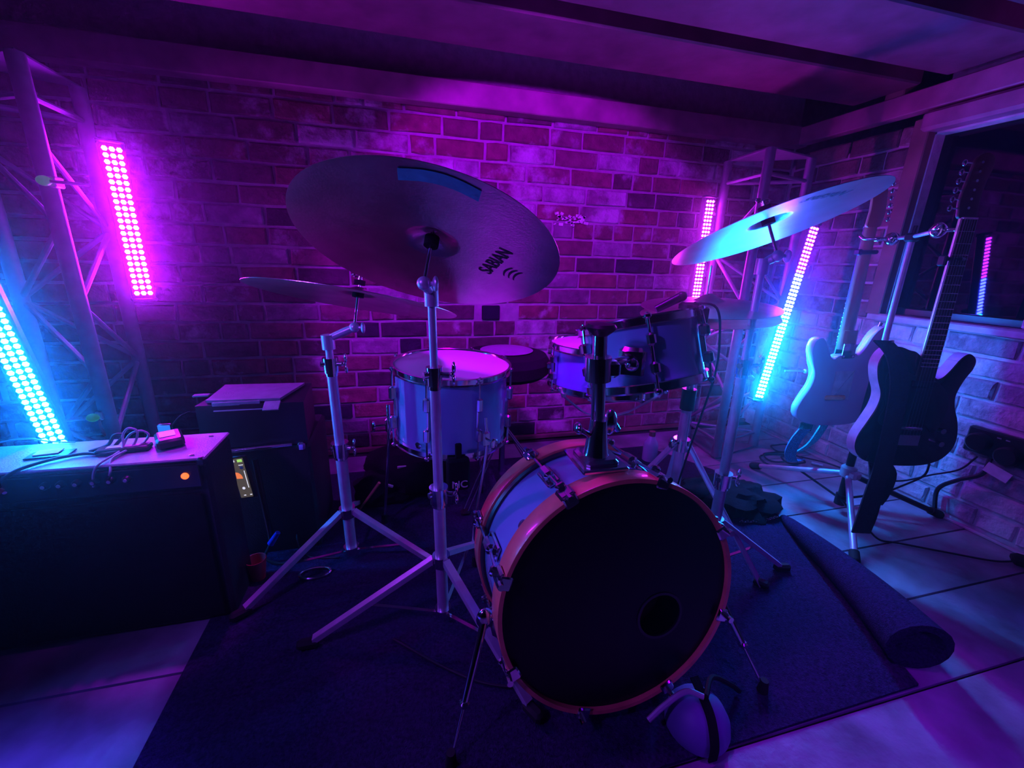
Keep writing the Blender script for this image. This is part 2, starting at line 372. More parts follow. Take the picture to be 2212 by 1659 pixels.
# wall plate, ceiling joists, beam over the opening
struct('trim_1', MB().box((0.05, D - 0.035, 1.688), (4.3, 0.07, 0.096), 0.004), 'beam_wood')
struct('trim_2', MB().box((XR - 0.03, 0.35, 1.688), (0.06, 3.55, 0.085), 0.004), 'beam_wood')
struct('trim_3', MB().box((XR - 0.012, 0.62, 1.60), (0.10, 1.80, 0.075), 0.012), 'beam_wood')
def joist(y0, y1):
    j = struct('ceiling_beam', MB().box((0.05, (y0 + y1) / 2, 1.872), (4.2, y1 - y0, 0.24), 0.006), 'joist_wood'); return j
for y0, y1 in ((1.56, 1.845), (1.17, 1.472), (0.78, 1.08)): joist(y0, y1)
for i, y in enumerate((1.66, 0.95)):
    struct('wall_post', MB().box((XR - 0.02, y, 1.86), (0.07, 0.08, 0.27), 0.004), 'dark_wood')

# window in the right wall: jamb, sill, rail, dark pane
win = bpy.data.objects.new('window_1', None); COL.objects.link(win); win.location = (XR, 1.25, 0.806); win['kind'] = 'structure'; PINV['window_1'] = Matrix.Translation((-XR, -1.25, -0.806))
f = MB().box((XR - 0.008, 1.528, 1.21), (0.05, 0.065, 0.82), 0.004); obj('window_jamb', f, 'dark_wood', win)
f = MB().box((XR + 0.05, 1.0, 1.21), (0.12, 0.05, 0.80), 0.004); obj('window_jamb', f, 'stone_sill', win)
f = MB().box((XR + 0.02, 1.24, 0.789), (0.11, 0.62, 0.034), 0.006); obj('window_sill', f, 'stone_sill', win)
f = MB().box((XR + 0.055, 1.26, 0.822), (0.035, 0.50, 0.032), 0.003); obj('window_rail', f, 'black_plastic', win)
obj('window_pane', MB().box((XR + 0.062, 1.26, 1.19), (0.006, 0.56, 0.80)), 'dark_glass', win)
obj('window_recess', MB().box((XR + 0.30, 1.26, 1.19), (0.02, 1.2, 1.0)), 'ceiling_paint', win)

# ================================================================= CARPET
car = thing('carpet', 'dark fibre carpet under the drum kit with its right edge curled up', 'carpet', (0.4, 1.1, 0))
mb = MB(); base = [(-0.557, 0.49), (-0.557, 1.93), (1.30, 1.93), (1.50, 1.60), (1.485, 1.20), (1.215, 0.515), (0.9, 0.512), (0.3, 0.505)]
mb.rings([[V((x, y, z)) for x, y in base] for z in (0.001, 0.007, 0.009)]); obj('pile', mb, 'carpet', car)
mb = MB(); rs = []
for i in range(15):
    t = i / 14; c = V((1.255 + t * 0.24, 0.555 + t * 0.62, 0)); r = 0.058 * (1 - t) ** 0.75 + 0.012; d = V((0.36, 0.93, 0)).normalized(); sd = V((d.y, -d.x, 0))
    ring = [c + sd * (math.cos(2 * math.pi * k / 18) * r * 1.15 + 0.01 * math.sin(5 * t)) + V((0, 0, 1)) * (r + math.sin(2 * math.pi * k / 18) * r + 0.002) for k in range(18)]
    rs.append(ring)
c0 = sum(rs[0], V()) / 18
rs = [[c0 + (p - c0) * 0.55 + V((0.004, 0.02, 0)) for p in rs[0]], [c0 + (p - c0) * 0.72 for p in rs[0]]] + rs
mb.rings(rs); obj('rolled_edge', mb, 'carpet', car, 'curled roll along the right edge')

# ================================================================= LED BARS
def led_mesh(m_, r_=1.0):
    mb = MB(); rs = []
    for k in range(3):
        t = math.pi / 2 * k / 2.4; rs.append([V((r_ * 0.0076 * math.cos(t) * math.cos(2 * math.pi * i / 6), -0.005 * math.sin(t), 0.0076 * r_ * math.cos(t) * math.sin(2 * math.pi * i / 6))) for i in range(6)])
    mb.rings(rs, True, False, True); me = mesh('led', mb); flip_fix(me); me.materials.append(MATS[m_]); return me
LM = {k: led_mesh(k, 1.12 if k == 'led_magenta' else 0.98 if k == 'led_cyan' else 0.84) for k in ('led_magenta', 'led_pink', 'led_cyan', 'led_violet', 'led_blue', 'led_sky')}
def led_bar(label, p_bot, p_top, face, width, rows, seq, group='LED light bars', z_ext=(0.01, 0.01)):
    p0, p1 = V(p_bot), V(p_top); t = thing('led_light_bar', label, 'light bar', p_bot, group)
    ez = (p1 - p0).normalized(); ey = V(face); ey = (ey - ez * ey.dot(ez)).normalized(); ex = ez.cross(ey) * -1     # ey: the way the diodes face
    R = Matrix((ex, -ey, ez)).transposed()                       # local -Y = facing direction
    if R.determinant() < 0: ex = -ex; R = Matrix((ex, -ey, ez)).transposed()
    L_ = (p1 - p0).length; q0, q1 = p0 - ez * z_ext[0], p1 + ez * z_ext[1]
    c = (q0 + q1) / 2 - ey * 0.020
    obj('housing', MB().box(c, (width, 0.036, (q1 - q0).length), 0.004, R), 'black_plastic', t)
    for e, qq in ((-1, q0), (1, q1)): obj('end_cap', MB().box(qq - ey * 0.02 + ez * e * 0.004, (width + 0.006, 0.042, 0.012), 0.003, R), 'black_plastic', t)
    obj('mounting_bracket', MB().box((p0 + p1) / 2 - ey * 0.05, (0.03, 0.03, 0.05), 0.003, R), 'black_plastic', t)
    for r in range(rows):
        f_ = r / (rows - 1); me = LM[seq[min(int(f_ * len(seq)), len(seq) - 1)]]
        for k in (-1, 0, 1):
            o = bpy.data.objects.new('led', me); COL.objects.link(o); o.parent = t; o.matrix_parent_inverse = PINV[t.name]
            M = R.to_4x4(); M.translation = p0 + ez * (L_ * (r + .5) / rows) + ex * k * width * 0.27 - ey * 0.0015; o.matrix_basis = M
    return t
led_bar('upright bar of magenta LEDs on the left truss', (-0.918, 1.88, 0.832), (-0.921, 1.88, 1.33), (0.62, -1, 0), 0.070, 24, ['led_magenta'])
led_bar('bar of cyan LEDs at the left edge behind the amplifier', (-0.925, 1.36, 0.30), (-1.02, 1.36, 0.98), (0.35, -1, 0.1), 0.062, 42, ['led_cyan'])
led_bar('bar of pink LEDs partly behind the right crash cymbal', (1.563, 2.02, 0.62), (1.567, 2.02, 1.325), (-0.05, -1, 0), 0.060, 38, ['led_pink'])
led_bar('leaning bar of LEDs fading from violet to cyan beside the guitars', (1.568, 1.49, 0.425), (1.722, 1.53, 1.172), (-0.12, -1, 0), 0.052, 46, ['led_sky', 'led_sky', 'led_blue', 'led_violet'])

# ================================================================= TRUSSES
def truss(label, posts, top, r=0.022):
    cx = sum(p[0] for p in posts) / 3; cy = sum(p[1] for p in posts) / 3
    t = thing('lighting_truss', label, 'truss', (cx, cy, 0), 'aluminium truss towers')
    for x, y in posts: obj('chord', MB().cyl((x, y, 0.012), (x, y, top), r, n=18), 'truss_metal', t)
    for (x, y) in posts: obj('coupler', MB().cyl((x, y, 0.012), (x, y, 0.075), r * 1.25, r * 1.05, n=18), 'truss_metal', t)
    for k in range(3):
        a, b = posts[k], posts[(k + 1) % 3]
        z = 0.12; s = k % 2
        for zz in (0.09, top - 0.10): obj('rung', MB().cyl((a[0], a[1], zz), (b[0], b[1], zz), 0.009, n=8), 'truss_metal', t)
        while z < top - 0.3:
            p, q = (a, b) if s else (b, a)
            obj('brace', MB().cyl((p[0], p[1], z), (q[0], q[1], z + 0.235), 0.0085, n=8), 'truss_metal', t); z += 0.235; s = not s
    mb = MB(); ex = 1.16
    rs = [[V((cx + (x - cx) * ex, cy + (y - cy) * ex, z)) for x, y in posts] for z in (0.001, 0.011)]
    mb.rings(rs); obj('base_plate', mb, 'truss_metal', t)
    mb = MB(); mb.rings([[V((cx + (x - cx) * 1.1, cy + (y - cy) * 1.1, z)) for x, y in posts] for z in (top, top + 0.006)]); obj('top_plate', mb, 'truss_metal', t)
    return t
tr_l = truss('silvery truss tower at the left behind the amplifier', [(-0.99, 1.66), (-1.005, 1.93), (-1.23, 1.80)], 1.506)
tr_r = truss('silvery truss tower in the corner behind the right crash cymbal', [(1.62, 1.74), (1.645, 2.03), (1.945, 1.825)], 1.506)
# green-ended clamp handles on the left truss
for (x, y, z, lab) in ((-1.01, 1.62, 0.455, 'green-tipped clamp handle low on the left truss'), (-0.975, 1.62, 1.179, 'green-tipped clamp handle high on the left truss')):
    t = thing('truss_clamp', lab, 'clamp', (x, y, z), 'clamps on the left truss')
    s = -1 if z < 1 else 1
    obj('handle', MB().cyl((x, y, z), (x + s * 0.11, y - 0.01, z - 0.006), 0.0045, n=8), 'aluminium', t)
    obj('tip', MB().ball((x, y, z), 0.014, (1.3, 1, 1)), 'green_knob', t)
    obj('jaw', MB().box((x + 0.01, y + 0.03, z), (0.02, 0.04, 0.03), 0.003), 'aluminium', t)
obj_r = tag(obj('red_ribbon', MB().ribbon([(-1.0, 1.63, 0.445), (-1.0, 1.628, 0.42), (-0.995, 1.628, 0.385)], (1, 0, 0), 0.008, 0.002), 'red_plastic'), 'small red ribbon hanging below the low green-tipped clamp', 'ribbon')

# ================================================================= DRUMS
def torus_pts(o, a, u, w_, r, n): return [o + (u * math.cos(2 * math.pi * i / n) + w_ * math.sin(2 * math.pi * i / n)) * r for i in range(n)]
def chrome_drum(name, label, cat, c_top, axis, r, h, shell_m, head_m, lugs=8, off=0.0, hoop_h=0.022, group=None, lug_style=True):
    a = V(axis).normalized(); o = V(c_top); t = thing(name, label, cat, o - a * h, group); u = a.orthogonal().normalized()
    u = (V((1, 0, 0)) - a * a.x).normalized(); w_ = a.cross(u)
    obj('shell', MB().ringlathe(o, -a, [(r * .965, 0.004), (r * .965, h - 0.004), (r * .93, h - 0.004), (r * .93, 0.004)], 64), shell_m, t)
    for k, s in ((0, 1), (h, -1)):
        oo = o - a * k
        obj('hoop', MB().ringlathe(oo + a * s * 0.006, -a * s, [(r * 1.03, 0), (r * 1.005, 0.003), (r * 1.0, hoop_h - 0.003), (r * 1.035, hoop_h), (r * .975, hoop_h), (r * .975, 0.004), (r * .99, 0)], 64), 'chrome', t)
        obj('drumhead' , MB().lathe(oo, -a * s, [(r * .97, 0), (r * .985, 0.004)], 64), head_m if s == 1 else 'white_head', t)
    for i in range(lugs):
        an = 2 * math.pi * i / lugs + off; d = u * math.cos(an) + w_ * math.sin(an)
        pts = [o - a * (h * f_) + d * (r * (1.0 + k_)) for f_, k_ in ((.2, .0), (.24, .075), (.36, .075), (.40, .0))]
        lg = MB()
        tang = a.cross(d)
        Rm = Matrix((tang, d, a)).transposed()
        lg.box(o - a * (h * .30) + d * (r * .985 + 0.012), (0.020, 0.024, h * .18), 0.005, Rm); lg.box(o - a * (h * .70) + d * (r * .985 + 0.012), (0.020, 0.024, h * .18), 0.005, Rm)
        lg.box(o - a * (h * .50) + d * (r * .975 + 0.006), (0.008, 0.012, h * .4), 0.002, Rm)
        L = obj('lug', lg, 'chrome', t)
        rod = MB().cyl(o + a * 0.012 + d * (r * 1.03 + 0.004), o - a * (h * .24) + d * (r * 1.0 + 0.012), 0.0032, n=8)
        rod.box(o + a * 0.004 + d * (r * 1.03 + 0.005), (0.016, 0.014, 0.012), 0.003, Rm); rod = obj('tension_rod', rod, 'chrome', t) and MB()
        rod.cyl(o - a * (h + 0.012) + d * (r * 1.03 + 0.004), o - a * (h * .76) + d * (r * 1.0 + 0.012), 0.0032, n=8)
        rod.box(o - a * (h + 0.004) + d * (r * 1.03 + 0.005), (0.016, 0.014, 0.012), 0.003, Rm)
        obj('tension_rod', rod, 'chrome', t)
    return t, o, a, u, w_

# floor tom
ft, o_, a_, u_, w_ = chrome_drum('floor_tom', 'pale blue floor tom with chrome hoops on three legs left of the bass drum', 'drum', (0.160, 1.40, 0.655), (0.02, -0.04, 1), 0.196, 0.255, 'drum_shell', 'white_head', 8, 0.30)
obj('vent_badge', MB().lathe((0.035, 1.242, 0.435), (-0.62, -0.78, 0), [(0.011, 0), (0.011, 0.004), (0.006, 0.005)], 16), 'chrome', ft)
for (ang, foot) in ((188, (-0.085, 1.49)), (292, (0.200, 1.19)), (60, (0.30, 1.62))):
    an = math.radians(ang); d = V((math.cos(an), math.sin(an), 0)); p = V((0.158, 1.40, 0.46)) + d * 0.215
    lg = MB(); pts = spline([p + V((0, 0, 0.07)), p + d * .004 + V((0, 0, -0.05)), V((foot[0], foot[1], 0.14)) * 1.0, V((foot[0] + d.x * .012, foot[1] + d.y * .012, 0.03))], 5)
    L = obj('leg', lg.tube(pts, 0.006, 10), 'chrome', ft)
    obj('rubber_foot', MB().cyl((foot[0] + d.x * .012, foot[1] + d.y * .012, 0.010), (foot[0] + d.x * .012, foot[1] + d.y * .012, 0.045), 0.013, 0.010, 14), 'rubber', L)
    b = MB(); b.box(p + V((0, 0, 0)), (0.026, 0.026, 0.05), 0.005, Matrix.Rotation(an, 3, 'Z')); obj('leg_bracket', b, 'chrome', ft)
    b = MB(); sd = V((-d.y, d.x, 0)); b.cyl(p + d * .01, p + d * .045 - sd * .0, 0.004, n=8); b.ball(p + d * .050, 0.018, (.35, .8, 1.1), 10, 6, Matrix.Rotation(an, 3, 'Z')); obj('wing_screw', b, 'chrome', ft)

# snare
sn, *_r = chrome_drum('snare_drum', 'violet blue snare drum with chrome hoops behind the rack tom', 'drum', (0.700, 1.335, 0.725), (0.0, 0.03, 1), 0.200, 0.145, 'snare_shell', 'white_head', 8, 0.12)
ss = thing('snare_stand', 'chrome basket stand holding the snare drum', 'stand', (0.70, 1.335, 0))
obj('pole', MB().cyl((0.70, 1.335, 0.06), (0.70, 1.335, 0.44), 0.012, n=12), 'chrome', ss)
for an in (200, 320, 80):
    d = V((math.cos(math.radians(an)), math.sin(math.radians(an)), 0)); p = V((0.70, 1.335, 0.44)); q = p + d * 0.19 + V((0, 0, 0.12))
    wd = V((-d.y, d.x, 0))
    obj('basket_arm', MB().ribbon([p, p + d * .1 + V((0, 0, .05)), q], wd, 0.022, 0.004).cyl(q, q + V((0, 0, .035)) + d * .015, 0.008, n=8), 'satin_steel', ss)
    obj('leg', MB().ribbon([(0.70 + d.x * .01, 1.335 + d.y * .01, 0.24), (0.70 + d.x * .24, 1.335 + d.y * .24, 0.02)], wd, 0.018, 0.004), 'chrome', ss)
# throne
th = thing('drum_throne', 'black round drum stool behind the snare drum', 'stool', (0.41, 1.66, 0))
sx, sy, sz = 0.400, 1.64, 0.645
obj('seat', MB().lathe((sx, sy, sz - 0.10), (0, 0, 1), [(0.02, 0), (0.165, 0.0), (0.186, 0.018), (0.190, 0.06), (0.172, 0.088), (0.10, 0.098), (0.02, 0.10)], 40), 'black_cloth', th)
obj('seat_highlight', MB().lathe((sx + .01, sy, sz - 0.002), (0, 0, 1), [(0.10, 0), (0.108, 0.004), (0.06, 0.009), (0.01, 0.010)], 32), 'lit_black_vinyl', th)  # paler disc painting the highlight on top of the black seat
obj('seat_post', MB().cyl((sx, sy, 0.10), (sx, sy, sz - .1), 0.013, n=12), 'chrome', th)
obj('seat_clamp', MB().box((sx, sy, 0.475), (0.07, 0.07, 0.05), 0.012), 'black_plastic', th)
obj('height_collar', MB().cyl((sx, sy, 0.28), (sx, sy, 0.36), 0.022, n=12), 'black_plastic', th)
for an in (100, 220, 340):
    d = V((math.cos(math.radians(an)), math.sin(math.radians(an)), 0)); b = V((sx, sy, 0))
    lg = MB()
    for s_ in (-1, 1):
        e = V((-d.y, d.x, 0)) * s_ * 0.011; lg.cyl(b + d * .02 + e + V((0, 0, .30)), b + d * .235 + e + V((0, 0, .02)), 0.004, n=8)
    L = obj('leg', lg, 'chrome', th); obj('rubber_foot', MB().box(b + d * .24 + V((0, 0, .012)), (0.035, 0.035, 0.022), 0.006), 'rubber', L)

# bass drum
bd = thing('bass_drum', 'large blue bass drum with orange wooden hoops and a black front head', 'drum', (0.43, 0.78, 0))
A = V((0.0106, 0.9916, -0.129)).normalized(); C0 = V((0.428, 0.642, 0.312)); U = (V((1, 0, 0)) - A * A.x).normalized(); W = (U.cross(A)).normalized()
if W.z < 0: W = -W
RB = 0.272; LB = 0.290
def bpt(r, an, h): return C0 + A * h + (U * math.cos(an) + W * math.sin(an)) * r
obj('shell', MB().ringlathe(C0, A, [(0.2555, 0.04), (0.2555, LB - .04), (0.248, LB - .04), (0.248, 0.04)], 96), 'drum_shell', bd)
for h0, s in ((0, 1), (LB, -1)):
    oo = C0 + A * h0; ax_ = A * s
    obj('hoop', MB().ringlathe(oo, ax_, [(RB - .001, 0), (RB, .002), (RB, .053), (RB - .001, .055), (RB - .010, .055), (RB - .010, 0)], 96), 'maple_hoop', bd)
    obj('hoop_trim', MB().ringlathe(oo + ax_ * .055, ax_, [(0.262, 0), (0.266, .003), (0.262, .012), (0.257, .012), (0.257, 0)], 96), 'hoop_inlay', bd)
    # head; the front one has a round port
    if s == 1:
        pc = V((0.100, -0.062)); pr_ = 0.052; hm = MB(); n = 96; outer = []; inner = []; mid = []
        for i in range(n):
            an = 2 * math.pi * i / n; ox, oz = 0.261 * math.cos(an), 0.261 * math.sin(an)
            ix, iz = pc.x + pr_ * math.cos(an), pc.y + pr_ * math.sin(an)
            outer.append(C0 + A * .010 + U * ox + W * oz); inner.append(C0 + A * .012 + U * ix + W * iz); mid.append(C0 + A * .017 + U * ix + W * iz)
        hm.rings([outer, inner, mid], True, False, False); obj('front_head', hm, 'black_head', bd)
        pp = C0 + A * .013 + U * pc.x + W * pc.y
        obj('port_ring', MB().ringlathe(pp - A * .003, A, [(pr_ + .004, 0), (pr_ + .004, .004), (pr_ - .002, .004), (pr_ - .002, 0)], 40), 'black_plastic', bd)
        obj('damping_pillow', MB().ball(C0 + A * .17 + U * .05 + W * -.12, 0.1, (1.5, .7, .9), 20, 12), 'backlit_pink', bd)
    else: obj('batter_head', MB().lathe(oo + ax_ * .008, A, [(0.261, 0), (0.261, .002)], 64), 'white_head', bd)
for i in range(8):
    an = math.radians(27 + 45 * i); d = (U * math.cos(an) + W * math.sin(an)); tg = A.cross(d); Rm = Matrix((tg, d, A)).transposed()
    for h0, s in ((0, 1), (LB, -1)):
        q = C0 + A * (h0 + s * .018) + d * (RB + .004); mb = MB()
        mb.box(q + A * s * .004, (0.034, 0.012, 0.044), 0.005, Rm); mb.box(q - A * s * .018 - d * .008, (0.030, 0.026, 0.007), 0.003, Rm); mb.box(q + A * s * .022 + d * .006, (0.022, 0.020, 0.014), 0.004, Rm)
        obj('claw', mb, 'chrome', bd)
        obj('tension_rod', MB().cyl(q - A * s * .026 + d * .004, C0 + A * (LB / 2) + d * (0.256 + .018), 0.0035, n=8).cyl(q - A * s * .034 + d * .004, q - A * s * .02 + d * .004, 0.007, n=8), 'chrome', bd)
    mb = MB(); q = C0 + A * (LB / 2) + d * 0.258
    mb.box(q + d * .012, (0.024, 0.026, 0.050), 0.006, Rm); mb.box(q + d * .003, (0.034, 0.008, 0.085), 0.003, Rm); obj('lug', mb, 'chrome', bd)
q = bpt(0.256, math.radians(141), 0.075); d = (q - C0 - A * .075).normalized(); obj('vent_badge', MB().lathe(q, d, [(0.011, 0), (0.011, .004), (0.005, .005)], 16), 'chrome', bd)
for s_, foot in ((-1, (0.058, 0.612)), (1, (0.812, 0.592))):
    top = V((0.43 + s_ * 0.268, 0.715, 0.245)); b = MB(); b.box(top - V((s_ * .012, 0, 0)), (0.03, 0.05, 0.055), 0.008); b.ball(top + V((s_ * .016, 0, .012)), 0.022, (.9, .6, 1.2)); obj('spur_bracket', b, 'chrome', bd)
    f_ = V((foot[0], foot[1], 0.02)); top = top + V((s_ * .015, 0, .02)); mid = top.lerp(f_, 0.62)
    L = obj('spur', MB().cyl(top, mid, 0.0085, n=12).cyl(mid, f_, 0.0035, n=10).box(mid, (0.02, 0.02, 0.016), 0.004), 'chrome', bd)
    obj('rubber_foot', MB().cyl(f_ - V((0, 0, .012)), f_ + V((0, 0, .022)), 0.013, 0.009, 12), 'rubber', L)

# tom holder on the bass drum
hold = thing('tom_holder', 'chrome post with a round cap rising from the top of the bass drum', 'drum mount', (0.400, 0.76, 0.58))
bz = 0.578
mb = MB().box((0.400, 0.770, bz + .004), (0.105, 0.115, 0.010), 0.003); mb.box((0.400, 0.770, bz + .012), (0.075, 0.085, 0.016), 0.006); obj('base_plate', mb, 'chrome', hold)
obj('tapered_base', MB().lathe((0.400, 0.77, bz + .015), (0, 0, 1), [(0.030, 0), (0.026, .012), (0.020, .06), (0.0185, .085)], 24), 'chrome', hold)
obj('post', MB().cyl((0.400, 0.77, bz + .05), (0.386, 0.77, 0.86), 0.0145, n=20), 'chrome', hold)
obj('post_collar', MB().cyl((0.3895, 0.77, 0.765), (0.3865, 0.77, 0.815), 0.027, n=20).box((0.415, 0.765, 0.79), (0.03, 0.03, 0.035), 0.006), 'chrome', hold)
obj('cap', MB().lathe((0.386, 0.77, 0.858), (0, 0, 1), [(0.012, -.02), (0.014, 0), (0.028, .012), (0.032, .018), (0.027, .024), (0.008, .027)], 24), 'black_plastic', hold)
obj('tom_arm', MB().tube(spline([(0.41, 0.775, 0.795), (0.45, 0.79, 0.80), (0.49, 0.82, 0.795)], 4), 0.009, 10), 'chrome', hold)
mb = MB(); mb.cyl((0.385, 0.77, 0.64), (0.350, 0.755, 0.665), 0.006, n=8); mb.ball((0.345, 0.752, 0.668), 0.016, (.5, 1, .8)); mb.ball((0.432, 0.78, 0.665), 0.020, (.8, .8, 1.5)); mb.cyl((0.43, .78, .68), (0.46, .79, .64), 0.007, n=8); obj('wing_nut', mb, 'chrome', hold)

# rack tom
rt, o_, a_, u_, w_ = chrome_drum('rack_tom', 'dark blue rack tom with chrome hoops tilted above the bass drum', 'drum', (0.580, 0.965, 0.856), (-0.13, 0.26, 0.95), 0.149, 0.160, 'drum_shell', 'white_head', 6, math.radians(-112))
obj('tom_bracket', MB().box((0.500, 0.832, 0.785), (0.060, 0.03, 0.07), 0.008, Matrix.Rotation(-.5, 3, 'Z')).ball((0.49, 0.812, 0.785), 0.016), 'chrome', rt)

# ================================================================= CYMBALS
def cymbal(name, label, c, n, r, m_, bell=0.052, bow=0.022, group='cymbals', tape=None, text=None, cat='cymbal'):
    n = V(n).normalized(); x = (V((1, 0, 0)) - n * n.x).normalized(); y = n.cross(x); M = Matrix((x, y, n)).transposed().to_4x4(); M.translation = V(c)
    t = thing(name, label, cat, c, group)
    prof = []; N = 26
    def hgt(rr):
        h = bow * (1 - (rr / r) ** 1.6)
        if rr < bell: h += 0.020 * (math.cos(math.pi * rr / bell) * .5 + .5) ** 0.8
        return h
    rad = [0.006, 0.012, 0.02, 0.028, 0.035, 0.041, 0.046, bell - .002, bell + .003] + [bell + .003 + (r - bell - .003) * k / 14 for k in range(1, 15)]
    prof = [(rr, hgt(rr) - .0006) for rr in rad] + [(rr, hgt(rr) + .0006) for rr in rad[::-1]]
    mb = MB(); mb.xf = M; mb.ringlathe((0, 0, 0), (0, 0, 1), prof, 96); obj('plate', mb, m_, t)
    if tape:
        mb = MB(); mb.xf = M; top, bot = [], []
        for k in range(13):
            f_ = k / 12; px = tape[0][0] + (tape[1][0] - tape[0][0]) * f_; py = tape[0][1] + (tape[1][1] - tape[0][1]) * f_ - tape[3] * math.sin(math.pi * f_)
            rr = math.hypot(px, py); top.append(V((px, py, hgt(min(rr, r)) - .0022)))
            py2 = py + tape[2]; rr = math.hypot(px, py2); bot.append(V((px, py2, hgt(min(rr, r)) - .0022)))
        vs = top + bot; mb.add(vs, [[i, i + 1, 14 + i, 13 + i] for i in range(12)]); mb.add([v + V((0, 0, .0008)) for v in vs], [[i, i + 1, 14 + i, 13 + i] for i in range(12)])
        obj('tape_strip', mb, 'blue_tape', t, 'strip of blue grey tape on the underside')
    for tx in (text or []):
        s_, px, py, size, ang, sx_ = tx
        cu = bpy.data.curves.new('lettering', 'FONT'); cu.body = s_; cu.size = size; cu.align_x = 'CENTER'; cu.align_y = 'CENTER'; cu.offset = 0.0008
        tmp = bpy.data.objects.new('tmp', cu); COL.objects.link(tmp); dg = bpy.context.evaluated_depsgraph_get(); me = bpy.data.meshes.new_from_object(tmp.evaluated_get(dg)); bpy.data.objects.remove(tmp)
        b_ = V((math.cos(math.radians(ang)), math.sin(math.radians(ang)), 0)); u2 = V((b_.y, -b_.x, 0))
        for vv in me.vertices:
            q = V((px, py, 0)) + b_ * vv.co.x * sx_ + u2 * vv.co.y; q.z = hgt(min(q.length, r)) - .0014; vv.co = M @ q
        me.materials.clear(); me.materials.append(MATS['cymbal_ink'])
        o = bpy.data.objects.new('lettering', me); COL.objects.link(o); o.parent = t; o.matrix_parent_inverse = PINV[t.name]
    return t, M, n
c1t, M1, N1 = cymbal('crash_cymbal', 'large dark cymbal seen from below with blue tape near its upper rim', (0.066, 0.97, 1.012), (0.219, 0.424, 0.879), 0.281, 'bronze', 0.062, 0.024,
    tape=((-0.064, -0.246), (0.072, -0.246), 0.036, 0.018), text=[('SABIAN', 0.145, 0.004, 0.046, -78, 0.85), ('(((', 0.190, 0.030, 0.05, 12, 0.8)])
c2t, M2, N2 = cymbal('crash_cymbal', 'bright blue-lit crash cymbal steeply tilted in front of the right truss', (0.955, 0.98, 1.098), (-0.208, 0.34, 0.917), 0.251, 'bright_bronze', 0.055, 0.020,
    text=[('SABIAN', 0.006, -0.150, 0.046, 0, 0.85)])
c3t, M3, N3 = cymbal('ride_cymbal', 'thin cymbal seen almost edge on, on the leftmost stand', (-0.120, 1.30, 0.872), (0.16, 0.20, 0.967), 0.285, 'bronze', 0.055, 0.022)
